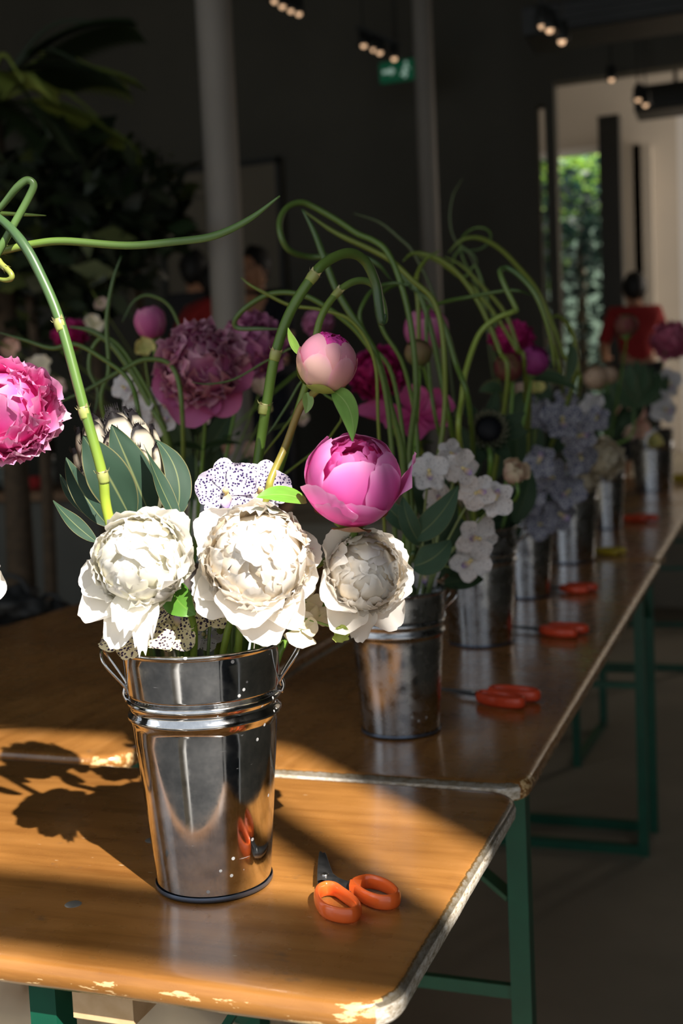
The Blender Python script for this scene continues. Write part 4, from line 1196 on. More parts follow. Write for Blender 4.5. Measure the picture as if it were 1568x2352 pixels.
t, base = flower_root('filler_sprig', 'small dark green sprig in the gap beside the cream sweet peas', 'leaf', B1, (0.05, 0.0))
for (a, b_, c_) in (((672, 1400), (660, 1380), (655, 1372)), ((680, 1410), (690, 1385), (684, 1368)), ((672, 1405), (678, 1432), (684, 1448))):
    b = MB(); leaf_mesh(b, P(*a, 1.21)-base, P(*b_, 1.2)-base, P(*c_, 1.19)-base, 0.010, cd(0, 1, .3), (0.10, 0.22, 0.03), (0.3, 0.4, 0.1)); b.build('leaf', M_leaf, t)
add_stem(t, base, [P(672, 1402, 1.21), rim_exit(B1, P(672, 1402, 1.21)), base], 0.0016)

# ------------------------------------------------------------------ alliums
def allium(label, pts, B, r, cols=None, off=(0, 0), nodes=(), group=None, taper=True, seg=10, n=8, anchor=True):
    """pts: (px, py, D) from bottom to tip"""
    t, base = flower_root('allium_stem', label, 'allium', B, off, group)
    pp = [P(*p) for p in pts]
    if anchor:
        first = pp[0]
        ex = rim_exit(B, first); pp = [base, ex]+[p for p in pp if True]
        if first.z < ex.z+0.01: pp = [base, ex]+pp[3:]
    rr = [r]*(len(pp)-2)+[r*0.8, r*0.25] if taper else [r]*len(pp)
    cc = cols or [GS_LOW, GS_MID, GS_TOP, GS_TOP, (0.09, 0.17, 0.06)]
    b = MB(); tube(b, rel(base, pp), rr, seg, n, cc)
    b.build('stalk', M_stem, t)
    for nd in nodes:
        q = P(*nd)
        i = min(range(len(pp)), key=lambda k_: (pp[k_]-q).length)
        d = (pp[min(i+1, len(pp)-1)]-pp[max(i-1, 0)]).normalized()
        b = MB()
        tube(b, rel(base, [q-d*0.008, q-d*0.001, q+d*0.0045]), [r*1.02, r*1.16, r*1.10], seg, 4, [(0.30, 0.36, 0.08), (0.40, 0.40, 0.16)])
        for k_ in range(5):
            a = 2*PI*k_/5; o1 = d.orthogonal().normalized(); o2 = d.cross(o1)
            e_ = o1*math.cos(a)+o2*math.sin(a); g0 = q+d*0.003-base+e_*r*1.2; sidev = d.cross(e_)*r*0.4
            b.add([g0-sidev, g0+sidev, g0+d*0.004+e_*r*0.5], [(0, 1, 2)], [(0.45, 0.42, 0.2)]*3)
        b.build('sheath', M_stem, t)
    return t
YG = (0.50, 0.62, 0.06)
allium('bright green allium stem crossing the protea and leaning out of the left edge', [(250, 1190, 1.20), (235, 1090, 1.19), (195, 945, 1.19), (140, 745, 1.20), (95, 635, 1.21), (50, 555, 1.22), (-10, 495, 1.24), (-110, 440, 1.27)], B1, 0.0052,
       [GS_MID, YG, (0.34, 0.46, 0.05), (0.12, 0.22, 0.035), (0.08, 0.16, 0.045), (0.06, 0.12, 0.05), GS_TOP, GS_TOP], (-0.03, 0.0), ((236, 1092, 1.19), (193, 945, 1.19), (137, 743, 1.20)), 'allium stems in the big bucket', n=10)
allium('long allium tip reaching horizontally from the left edge across to the pale column', [(-150, 760, 1.30), (-90, 640, 1.28), (-30, 585, 1.27), (10, 575, 1.26), (80, 560, 1.26), (150, 554, 1.26), (290, 564, 1.26), (400, 555, 1.26), (490, 542, 1.26), (570, 505, 1.26), (643, 450, 1.26)], B0, 0.0042,
       [GS_MID, (0.35, 0.35, 0.08), (0.14, 0.24, 0.04), (0.12, 0.22, 0.06), (0.13, 0.23, 0.07)], nodes=((2, 575, 1.262),))
allium('allium stem bent in a sharp hairpin at the left edge, above the long tip', [(-120, 800, 1.26), (-60, 680, 1.25), (0, 572, 1.24), (35, 510, 1.24), (68, 450, 1.24), (77, 424, 1.24), (62, 414, 1.24), (38, 432, 1.24), (0, 478, 1.25), (-60, 540, 1.26)], B0, 0.0040, [GS_MID, (0.10, 0.19, 0.05), (0.11, 0.2, 0.06), (0.1, 0.18, 0.06)])
allium('short straight allium tip pointing right at the left edge, under the hairpin', [(-150, 700, 1.30), (-100, 520, 1.30), (-40, 492, 1.29), (0, 490, 1.28), (60, 493, 1.28), (106, 495, 1.28)], B0, 0.0024, [GS_MID, (0.16, 0.25, 0.05)])
allium('small curled allium hook at the left edge below the long horizontal tip', [(-140, 760, 1.27), (-80, 640, 1.26), (-20, 590, 1.25), (5, 608, 1.24), (25, 628, 1.235), (25, 640, 1.235), (8, 643, 1.24), (-30, 632, 1.25)], B0, 0.0030, [GS_MID, (0.3, 0.32, 0.07), (0.2, 0.27, 0.04)], nodes=((8, 612, 1.24),))
allium('tall allium stem left of the pink bud, arching right into a drooping loop', [(590, 1075, 1.34), (612, 930, 1.33), (632, 815, 1.32), (665, 720, 1.32), (717, 636, 1.32), (752, 600, 1.33), (800, 581, 1.35), (838, 600, 1.37), (862, 650, 1.38), (870, 700, 1.38), (877, 740, 1.38), (886, 722, 1.38)], B1, 0.0058,
       [GS_MID, (0.12, 0.22, 0.035), (0.11, 0.20, 0.035), (0.11, 0.18, 0.035), (0.06, 0.11, 0.04), (0.045, 0.085, 0.04)], (0.01, 0.05), ((719, 634, 1.32), (633, 812, 1.32), (607, 935, 1.33)), 'allium stems in the big bucket', n=10)
allium('allium stem directly behind the pink bud, rising to a rounded bow', [(640, 1085, 1.42), (678, 960, 1.42), (712, 850, 1.42), (735, 735, 1.42), (775, 672, 1.43), (820, 645, 1.44), (858, 655, 1.45), (878, 695, 1.45), (884, 735, 1.45), (876, 742, 1.45)], B1, 0.0044,
       [GS_MID, (0.20, 0.30, 0.04), (0.12, 0.2, 0.05), (0.11, 0.2, 0.05)], (0.01, 0.06), ((775, 672, 1.43),), 'allium stems in the big bucket', n=10)
DG = [(0.10, 0.16, 0.04), (0.10, 0.18, 0.03), (0.085, 0.15, 0.03), (0.055, 0.11, 0.035)]
DGY = [(0.15, 0.2, 0.04), (0.17, 0.23, 0.03), (0.17, 0.22, 0.03), (0.12, 0.18, 0.03)]
AL = [
 ('allium sweeping from the second bucket left into a wide open loop above the pink bud', [(940, 1060), (955, 900), (945, 760), (920, 650), (889, 579), (858, 553), (819, 536), (774, 506), (723, 477), (691, 465), (659, 477), (642, 509), (647, 548), (666, 576), (704, 589), (749, 590), (819, 588), (867, 607), (899, 645)], 1.85, 0.0048, B2, DG),
 ('allium of the second bucket rising steeply to a sharp tip beside the wide loop', [(925, 1060), (895, 930), (867, 825), (835, 765), (803, 718), (771, 662), (742, 586), (720, 530), (694, 481)], 1.78, 0.0055, B2, DG),
 ('allium lying along the top of the tangle, its swollen node left of centre', [(1015, 1000), (1020, 820), (1000, 700), (946, 643), (899, 600), (851, 573), (797, 548), (755, 525), (697, 484)], 1.95, 0.0045, B2, DGY),
 ('thin allium with its tip at the face of the person behind', [(870, 1000), (860, 830), (810, 740), (739, 712), (666, 701), (612, 675), (575, 655), (553, 637)], 1.70, 0.0026, B2, DGY),
 ('allium making a long sideways S with a sharp bend above the mauve peonies', [(900, 1040), (876, 860), (830, 775), (781, 728), (742, 701), (704, 681), (659, 672), (612, 678), (564, 707), (539, 737), (548, 754), (596, 755), (645, 756)], 1.75, 0.0040, B2, DG),
 ('allium with a small round knee left of the tall crimson bloom', [(960, 1040), (930, 850), (880, 760), (865, 700), (880, 670), (918, 650), (940, 655), (944, 665)], 1.9, 0.0036, B2, DG),
 ('short curved allium tip over the dark hairpin, upper right of the pink bud', [(930, 1050), (900, 860), (850, 790), (826, 730), (838, 690), (862, 662), (905, 650), (935, 656)], 1.82, 0.0034, B2, DG),
 ('pale green allium curving right from the black protea to a sharp drop', [(1055, 1015), (1060, 920), (1070, 850), (1100, 768), (1139, 732), (1178, 716), (1184, 708), (1163, 665), (1149, 630), (1152, 618), (1170, 618), (1202, 642), (1234, 685), (1261, 764), (1273, 847)], 2.05, 0.0050, B3, [(0.3, 0.4, 0.07), (0.28, 0.38, 0.06), (0.16, 0.24, 0.05), (0.07, 0.14, 0.05), (0.16, 0.22, 0.04)]),
 ('allium running level to the right with a slim closed bud', [(1010, 1000), (985, 850), (980, 720), (1009, 697), (1084, 681), (1151, 669), (1190, 668), (1223, 679)], 2.1, 0.0036, B3, DG),
 ('tall allium arc of the right tangle, highest curve before the rear room opening', [(1317, 880), (1293, 815), (1273, 756), (1234, 669), (1194, 618), (1147, 571), (1100, 547), (1060, 552), (1030, 580)], 2.7, 0.0052, B4, DGY),
 ('outermost allium arch of the tangle, ending beside the small white rim', [(1330, 890), (1328, 854), (1317, 772), (1295, 735), (1277, 726), (1262, 735)], 2.9, 0.0052, B5, DGY),
 ('allium slanting from the crimson bud up to the left through the tangle', [(1165, 880), (1147, 807), (1119, 736), (1088, 677), (1049, 626), (1001, 592), (950, 582), (925, 600)], 2.3, 0.0050, B3, DGY),
 ('allium slanting behind the dark crimson peony, parallel to its neighbour', [(1205, 850), (1186, 803), (1127, 709), (1068, 646), (1001, 598), (960, 590)], 2.5, 0.0045, B4, DGY),
 ('hair-thin allium rising highest in the tangle before curling down', [(1130, 850), (1112, 680), (1080, 586), (1045, 551), (1033, 504), (1040, 450), (1062, 410)], 2.9, 0.0026, B4, [(0.07, 0.1, 0.03)]*3),
 ('allium coiled into a small ring above the tangle', [(1150, 900), (1110, 700), (1060, 585), (1063, 545), (1090, 524), (1118, 527), (1127, 545), (1108, 570), (1070, 577), (1035, 585)], 2.8, 0.0026, B4, DG),
 ('allium with a descending spiral end right of the tall ring', [(1180, 900), (1120, 690), (1092, 612), (1072, 634), (1045, 630), (1040, 600), (1060, 570), (1090, 590), (1095, 615)], 2.75, 0.0030, B4, DG),
 ('upright allium between the two lilac peony heads of the second bouquet', [(965, 1030), (962, 800), (960, 700), (956, 640), (975, 600), (1010, 575)], 2.2, 0.0045, B3, DGY),
 ('allium leaning right out of the tangle toward the yellow scissors side', [(1290, 880), (1268, 780), (1245, 690), (1215, 650), (1190, 640)], 2.9, 0.0050, B5, DGY),
 ('allium half hidden between dark crimson and purple buds', [(1215, 870), (1190, 800), (1160, 720), (1110, 660), (1060, 610), (1020, 590)], 2.6, 0.0045, B4, DGY),
 ('faint allium tip reaching up left from the tangle against the dark wall', [(1040, 900), (1010, 720), (955, 590), (915, 545), (870, 510), (812, 490)], 2.4, 0.0034, B3, [(0.06, 0.09, 0.03)]*3),
 ('broad allium running down through the middle of the tangle behind the lilac bud', [(1040, 1000), (1010, 850), (985, 740), (960, 670), (930, 640), (890, 590)], 2.1, 0.0052, B3, DG),
 ('dark allium curve crossing right of the peony head with the green calyx', [(1080, 950), (1045, 830), (1020, 750), (985, 690), (940, 660)], 2.0, 0.0048, B3, DG),
]
for (lab, pts, D, r, B, cc) in AL:
    pts3 = [(x, y, D+0.02*math.sin(i*0.9+x*0.01)) for i, (x, y) in enumerate(pts)]
    rn = random.Random(len(lab)*7+pts[0][0])
    allium(lab, pts3, B, r, cc, (rn.uniform(-0.03, 0.03), rn.uniform(-0.03, 0.03)), (), 'alliums of the row of bouquets', seg=8, n=6)
AL2 = [
 ('thin upright allium tip in front of the dark foliage at left', [(240, 960), (250, 850), (245, 740), (258, 650), (278, 588)], 1.95, 0.0038),
 ('allium curl crossing behind the bright green stem at left', [(330, 1000), (300, 880), (230, 820), (170, 790), (120, 800), (60, 782), (0, 764)], 1.75, 0.0036),
 ('allium looping low behind the protea tip', [(380, 1000), (300, 830), (245, 775), (212, 800), (205, 850), (225, 900), (215, 960)], 2.0, 0.0036),
 ('allium stretching left from the mauve peonies to the bright stem', [(420, 980), (400, 850), (340, 825), (280, 850), (200, 895), (110, 935)], 1.9, 0.0040),
 ('broad dark allium stem slanting behind the protea leaves', [(390, 1030), (345, 930), (300, 850), (255, 790), (210, 760), (160, 750)], 2.0, 0.0062),
 ('hair-thin tendril drawn across the mauve peony face', [(640, 1000), (700, 900), (690, 800), (620, 825), (540, 870), (480, 882), (440, 878)], 1.65, 0.0016),
 ('thin allium line running low behind the pink bud, dipping left', [(760, 1000), (740, 900), (700, 870), (660, 930), (628, 980), (612, 1000)], 1.6, 0.0018),
 ('allium arching low over the pale small blossoms at left', [(450, 1000), (440, 860), (400, 720), (350, 680), (310, 690), (280, 740)], 2.2, 0.0030),
]
for (lab, pts, D, r) in AL2:
    rn = random.Random(len(lab)*3+pts[0][0])
    allium(lab, [(x, y, D) for x, y in pts], B8, r, DG, (rn.uniform(-0.03, 0.03), rn.uniform(-0.03, 0.03)), (), 'alliums of the left rear bouquet', seg=8, n=6)

# ------------------------------------------------------------------ flowers of the other bouquets
def lib(name, mb, m_=None): return mb.mesh(name, m_ or M_petal)
def double_lib(seed, c0, c1, e, n=60): return lib('bloom', ruffled_ball(seed, n, 1.7, 0.85, 0.40, 0.10, 0.17, c0, c1, True, 0.68, 0.45, 0.2, e, 6, 6, 0.2))
MAUVE = double_lib(51, (0.50, 0.06, 0.22), (0.60, 0.22, 0.40), (0.72, 0.42, 0.52), 85)
MAUVE2 = double_lib(52, (0.36, 0.05, 0.2), (0.50, 0.15, 0.34), (0.6, 0.26, 0.42))
CRIM = double_lib(53, (0.30, 0.002, 0.07), (0.46, 0.008, 0.13), (0.5, 0.03, 0.2), 50)
ROSE = double_lib(54, (0.70, 0.58, 0.35), (0.72, 0.64, 0.48), None, 40)
PINKD = double_lib(55, (0.45, 0.05, 0.14), (0.62, 0.16, 0.26), (0.66, 0.22, 0.32), 60)
def bowl_lib(seed, c0, c1, e=None):
    b = MB(); ball(b, (0, 0, 0), 0.86, c0, 1, 1, 1, 16, 10)
    rn = random.Random(seed)
    for i in range(9):
        patch(b, 0.35+0.5*rn.random(), i*2.4, 1.9, 0.8, 0.96+0.05*rn.random(), 0.92, 0.0, 0.05, 0.1, c0, c1, seed+i, 9, 9, 0, 0.05, e)
    return lib('bloom', b)
LILB = bowl_lib(61, (0.50, 0.08, 0.28), (0.62, 0.16, 0.38), (0.7, 0.3, 0.45))
PURB = bowl_lib(62, (0.28, 0.03, 0.16), (0.40, 0.06, 0.26))
DKB = bowl_lib(63, (0.20, 0.10, 0.06), (0.22, 0.02, 0.05), (0.25, 0.16, 0.08))
GRB = bowl_lib(64, (0.16, 0.18, 0.06), (0.26, 0.16, 0.09))
APB = bowl_lib(65, (0.60, 0.42, 0.26), (0.66, 0.48, 0.34))
b = MB(); calyx(b, 0.45, -0.85); CALYX = lib('calyx', b, M_stem)
b = MB()
for a in (-1, 1): leaf_mesh(b, (0, 0, 0), (a*0.5, 0.1, 0.25), (a*1.1, 0, 0.1), 0.42, (0, -0.4, 1), (0.04, 0.09, 0.03), (0.08, 0.14, 0.05), nu=8, nv=6, edge=(0.04, 0.09, 0.03))
LEAFP = lib('leaf', b, M_leaf)
def bloom(me, name, label, px, py, D, rpx, axis, B, group, off=None, cat='peony', squash=1.0, leaves=True, spin=0.0):
    rn = random.Random(int(px*7+py))
    off = off or (rn.uniform(-0.035, 0.035), rn.uniform(-0.035, 0.035))
    c = P(px, py, D); R_ = rpx*D/F
    t, base = flower_root(name, label, cat, B, off, group)
    m4 = frame_mtx(c-base, axis, R_, spin) @ Matrix.Diagonal((1, 1, squash, 1))
    link('bloom', me, t, m4); link('calyx', CALYX, t, m4)
    z = Vector(axis).normalized(); nk = c-z*R_*0.95
    mid = rim_exit(B, nk)
    add_stem(t, base, [nk, nk-z*0.01-Vector((0, 0, 0.02)), mid, base], 0.0033)
    if leaves:
        q = nk*0.6+mid*0.4-base
        link('leaf', LEAFP, t, Matrix.Translation(q) @ Matrix.Rotation(rn.uniform(0, 6), 4, 'Z') @ Matrix.Scale(R_*0.9, 4))
    return t
f_ = cd(0, 1, 0.25)
gl = 'flowers of the left rear bouquet'
bloom(MAUVE, 'mauve_peony', 'huge ruffled mauve peony behind the gap between protea and pink bud', 462, 838, 1.95, 98, cd(0.0, 0.9, 0.2), B8, gl, squash=0.9)
bloom(MAUVE2, 'mauve_peony', 'second mauve peony, partly behind the huge ruffled one, to its right', 582, 800, 2.15, 72, cd(0.4, 0.7, 0.4), B8, gl)
bloom(LILB, 'closed_mauve_peony', 'small closed mauve peony left of and above the huge ruffled one', 345, 742, 2.35, 38, cd(-0.1, 0.3, 1), B8, gl, squash=1.15)
bloom(MAUVE2, 'mauve_peony', 'small fuzzy mauve peony behind the pink bud, against the dark wall', 730, 748, 3.0, 36, cd(0, 0.3, 1), B9, 'flowers of the far rear buckets')
bloom(CRIM, 'crimson_peony', 'dim magenta peony at far left behind the bright green stem', 163, 772, 3.0, 40, cd(0, 0.5, 1), B9, 'flowers of the far rear buckets')
g = MB()
guard(g, math.radians(255), 1.5, 0.7, -0.2, -0.1, 0.3, 0.15, (0.5, 0.08, 0.26), (0.56, 0.17, 0.36), 3)
guard(g, math.radians(300), 1.4, 0.6, -0.2, -0.1, 0.3, 0.15, (0.5, 0.08, 0.26), (0.60, 0.16, 0.34), 7)
guard(g, math.radians(340), 1.25, 0.6, -0.2, -0.1, 0.3, 0.15, (0.5, 0.08, 0.26), (0.60, 0.16, 0.34), 9)
guard(g, math.radians(215), 1.3, 0.6, -0.2, -0.1, 0.3, 0.15, (0.5, 0.08, 0.26), (0.52, 0.15, 0.34), 11)
t_ = [o for o in bpy.data.objects if o.get('label', '').startswith('huge ruffled mauve')][0]
c = P(462, 838, 1.95); g.build('guard_petal', M_petal, t_, frame_mtx(c-t_.location, cd(0.0, 0.9, 0.2), 98*1.95/F) @ Matrix.Diagonal((1, 1, 0.9, 1)))
for i, (px, py, r, lab) in enumerate(((318, 938, 44, 'pale orchid behind the protea tip, under the thin alliums'), (285, 890, 34, 'pale cream orchid left of the pale orchid behind the protea'), (372, 965, 40, 'grey-white orchid between protea tip and huge mauve peony'), (360, 905, 26, 'small white orchid just above the grey-white one'))):
    orchid('white', lab, px, py, 2.0, r, cd(-0.2, 0.9, 0.2), B8, (0.01*i, 0.01), i*0.8, i % 3, gl)
for i, (px, py, r, kd, lab) in enumerate(((374, 925, 24, 'apricot', 'salmon sweet pea below left of the huge mauve peony'), (410, 955, 28, 'apricot', 'salmon sweet pea lower, between grey orchid and stems'), (465, 965, 22, 'blush', 'cream sweet pea under the huge mauve peony'), (490, 1005, 22, 'blush', 'cream sweet pea between the stems under the huge mauve peony'), (520, 1030, 18, 'apricot', 'salmon sweet pea just over the far bucket rim'), (330, 800, 26, 'yellow', 'yellowish small bloom under the closed mauve peony'), (598, 890, 24, 'blush', 'cream bloom left of the tall allium stem'), (580, 1035, 24, 'blush', 'cream bloom just above the lilac spotted orchids'), (610, 940, 18, 'yellow', 'yellowish bloom at the foot of the tall allium'))):
    sweetpea(kd, lab, px, py, 2.3, r, cd(0.1*(i % 3), 0.9, 0.3), B8, (0.01*(i % 4)-0.02, 0.01), i*1.1, i % 3, gl)
for i, (px, py, r, kd, lab) in enumerate(((90, 850, 34, 'cream', 'pale round bloom far left behind the pink ruffled peony'), (130, 890, 26, 'blush', 'blush bloom far left beside the bright green stem'), (25, 800, 26, 'apricot', 'dim pink bloom far left above the ruffled peony'), (215, 745, 26, 'cream', 'pale bloom at left behind the crossing alliums'), (232, 700, 18, 'blush', 'tiny pale bloom highest at left, over the counter'), (690, 960, 22, 'blush', 'faint cream bloom right of the brown stem'))):
    sweetpea(kd, lab, px, py, 3.2, r, cd(0.1*(i % 3), 0.9, 0.3), B9, (0.01*(i % 4)-0.02, 0.01), i*1.3, i % 3, 'flowers of the far rear buckets')

g2 = 'flowers of the second bouquet'; g3 = 'flowers of the third bouquet'; g4 = 'flowers of the middle row bouquets'; g7 = 'flowers of the farthest bouquets'
bloom(LILB, 'lilac_peony', 'large lilac-pink round peony at the top of the second bouquet', 978, 760, 2.3, 54, cd(0.1, 0.5, 0.8), B3, g2)
bloom(GRB, 'green_bud', 'green-brown closed bud in front of the lilac-pink round peony', 960, 812, 2.0, 33, cd(0, 0.4, 1), B2, g2, cat='bud')
bloom(CRIM, 'crimson_peony', 'crimson peony right of the pink bud, behind the leaning alliums', 868, 862, 2.35, 66, cd(0.0, 0.7, 0.6), B3, g2)
for i, (a, rc, hw, lab) in enumerate(((0, 0, 0, ''),)):
    c = P(955, 955, 2.15); R_ = 100*2.15/F
    t, base = flower_root('loose_pink_peony', 'flat open magenta-pink flower with five broad petals in the second bouquet', 'peony', B2, (0.0, 0.03), g2)
    m4 = frame_mtx(c-base, cd(0.0, 0.8, 0.4), R_)
    for (pa, prc, phw) in ((175, 1.35, 0.28), (95, 0.72, 0.34), (15, 0.92, 0.42), (-25, 0.78, 0.30), (200, 0.8, 0.25), (-95, 0.7, 0.35), (55, 0.5, 0.3)):
        b = MB(); guard(b, math.radians(pa), prc, phw, 0, 0.15, 0.4, 0.12, (0.45, 0.02, 0.16), (0.60, 0.12, 0.32), pa*.1, s0=0.02); b.build('petal', M_petal, t, m4)
    add_stem(t, base, [c, c-Vector((0, 0, 0.04)), rim_exit(t_B(base), base), base], 0.003)
OW = [(985, 1085, 50, 'white speckled orchid at the upper left of the white orchid cluster'), (1062, 1075, 46, 'white speckled orchid at the top of the white cluster, petal pointing right'), (1095, 1130, 48, 'white orchid with striped dark throat in the middle of the cluster'), (1140, 1145, 46, 'white orchid at the right side of the cluster, under the blush rose'), (1010, 1150, 44, 'shaded orchid with dark speckles behind the dark leaf'), (1095, 1235, 56, 'big pinkish white orchid low in the cluster'), (1080, 1290, 52, 'lowest pinkish orchid hanging over the second bucket ear'), (975, 1320, 40, 'withered pinkish orchid at the rim of the dull near bucket'), (1035, 1040, 34, 'small white orchid petal topmost of the white cluster')]
for i, (px, py, r, lab) in enumerate(OW):
    orchid('white', lab, px, py, 1.74+0.012*i, r, cd(0.3*math.sin(i*1.7), 0.9, 0.3*math.cos(i*2.1)), B2, (0.012*(i % 4)-0.02, 0.01*(i % 3)), i*0.9, i % 3, 'white orchids of the second bouquet')
t, base = flower_root('blush_rose', 'blush and cream half-open rose right of the white orchids', 'rose', B3, (0, -0.02), g3)
c = P(1180, 1085, 2.1); m4 = frame_mtx(c-base, cd(0.4, 0.7, 0.6), 34*2.1/F)
b = MB(); ball(b, (0, 0, -0.1), 0.55, (0.75, 0.62, 0.42))
for i in range(9): patch(b, 0.25+0.08*i, i*2.4, 1.5, 0.7, 0.7+0.035*i, 0.85, 0.02*i, 0.05, 0.3, (0.62, 0.36, 0.32), (0.80, 0.68, 0.48), i, 8, 8, 0, 0.05)
b.build('bloom', M_petal, t, m4); add_stem(t, base, [c, c-Vector((0, 0, 0.05)), rim_exit(t_B(base), base), base], 0.003)
# dark leaves of the second bouquet
t, base = flower_root('dark_leaf_branch', 'branch of dark leathery leaves beside the right white peony, on the near dull bucket', 'leaf', B2, (-0.02, -0.02), None)
for (a, b_, c_, wp) in (((950, 1235), (1010, 1200), (1052, 1115), 62), ((950, 1300), (1000, 1290), (1035, 1240), 70), ((945, 1215), (900, 1180), (880, 1150), 50), ((965, 1250), (930, 1200), (925, 1140), 46)):
    b = MB(); leaf_mesh(b, P(*a, 1.62)-base, P(*b_, 1.6)-base, P(*c_, 1.62)-base, wp*1.62/F, cd(0, 0.9, 0.4), (0.035, 0.075, 0.04), (0.14, 0.17, 0.07), 0.12, 0.03, edge=(0.1, 0.12, 0.05)); b.build('leaf', M_leather, t)
add_stem(t, base, [P(950, 1270, 1.64), rim_exit(B2, P(950, 1270, 1.64)), base], 0.004)

def black_protea(label, px, py, D, rpx, B, group):
    c = P(px, py, D); R_ = rpx*D/F
    t, base = flower_root('black_protea', label, 'protea', B, (0.01, -0.02), group)
    m4 = frame_mtx(c-base, cd(-0.05, 0.95, 0.25), R_)
    b = MB(); ball(b, (0, 0, -0.1), 0.62, (0.006, 0.007, 0.010), 1, 1, 0.5, 24, 12)
    for i in range(60):
        a = i*2.4; r0 = 0.58*math.sqrt(i/60); e_ = Vector((math.cos(a), math.sin(a), 0))
        tube(b, [e_*r0+Vector((0, 0, 0.1)), e_*(r0*1.1+0.05)+Vector((0, 0, 0.30-r0*0.2))], [0.03, 0.012], 5, 1, (0.006, 0.007, 0.012))
    b.build('core', M_petal, t, m4)
    b = MB()
    for row in range(3):
        for i in range(18):
            a = 2*PI*(i+row*0.5)/18
            guard(b, a, 0.74+0.13*row, 0.10+0.02*row, -0.4, 0.22-0.15*row, 0.2, 0.02, (0.08, 0.11, 0.06), (0.10, 0.12, 0.07), i+row, s0=0.2, nu=6, nv=4, edge=(0.36, 0.34, 0.24) if row < 2 else None)
    b.build('bracts', M_petal, t, m4)
    for a in (20, 75, 130, 250, 300, 350):
        b = MB(); e_ = Vector((math.cos(math.radians(a)), math.sin(math.radians(a)), 0))
        leaf_mesh(b, e_*0.4+Vector((0, 0, -0.6)), e_*1.2+Vector((0, 0, -0.35)), e_*1.75+Vector((0, 0, 0.2)), 0.6, (0, 0, 1), (0.025, 0.05, 0.025), (0.06, 0.09, 0.04), edge=(0.07, 0.08, 0.04)); b.build('leaf', M_leather, t, m4)
    add_stem(t, base, [c-cd(0, 0.02, 0.01), c-Vector((0, 0, 0.08)), rim_exit(t_B(base), base), base], 0.005)
black_protea('black-centred protea facing the viewer, between white and blue orchids', 1122, 985, 2.15, 52, B3, g3)
bloom(CRIM, 'crimson_peony', 'deep crimson peony above the two small buds of the third bouquet', 1176, 785, 2.7, 50, cd(0.1, 0.4, 1), B4, g3)
bloom(DKB, 'dark_bud', 'dark maroon bud left of the purple one in the third bouquet', 1168, 845, 2.5, 35, cd(-0.3, 0.8, 0.4), B3, g3, cat='bud')
bloom(PURB, 'purple_bud', 'purple rounded bud right of the maroon one in the third bouquet', 1226, 830, 2.5, 36, cd(0.2, 0.4, 0.9), B3, g3, cat='bud')
bloom(ROSE, 'cream_rose', 'cream white rose low at the right side of the blue orchids', 1385, 1055, 3.1, 48, cd(0.5, 0.8, 0), B5, g4, cat='rose')
bloom(ROSE, 'cream_rose', 'cream petals hanging below the cream rose at the fourth bucket', 1345, 1105, 3.1, 26, cd(0.2, 0.8, -0.4), B5, g4, cat='rose')
OB = [(1290, 965, 52, 'blue netted orchid topmost and largest in the blue cluster, yellow heart'), (1245, 955, 40, 'blue orchid at the upper left of the blue cluster'), (1330, 1000, 44, 'blue orchid right of the largest one in the blue cluster'), (1238, 1060, 44, 'blue orchid at the left side of the cluster, above the middle'), (1332, 1050, 46, 'blue orchid with dark violet lip at the right of the cluster'), (1265, 1095, 46, 'blue orchid in the middle of the cluster with a yellow spot'), (1305, 1130, 44, 'blue orchid below the violet-lipped one'), (1212, 1150, 46, 'brownish shaded orchid low left in the blue cluster'), (1285, 1180, 46, 'blue orchid low in the cluster over the fourth bucket'), (1240, 1205, 40, 'lowest grey-blue orchid of the cluster'), (1370, 960, 34, 'pale blue orchid at the upper right of the cluster'), (1300, 915, 30, 'pale lilac orchid peeping above the blue cluster'), (1215, 935, 36, 'pale pinkish orchid behind the black-centred protea')]
for i, (px, py, r, lab) in enumerate(OB):
    B = B4 if px < 1290 else B5
    orchid('blue', lab, px, py, 2.75+0.02*i, r, cd(0.3*math.sin(i*1.7), 0.9, 0.3*math.cos(i*2.1)), B, (0.012*(i % 4)-0.02, 0.01*(i % 3)), i*0.9, i % 3, 'blue orchids of the middle row')
orchid('white', 'small white orchid right of the blue cluster, above the cream rose', 1362, 935, 3.3, 34, cd(0.3, 0.9, 0), B5, (0, 0), 0.4, 1, g4)
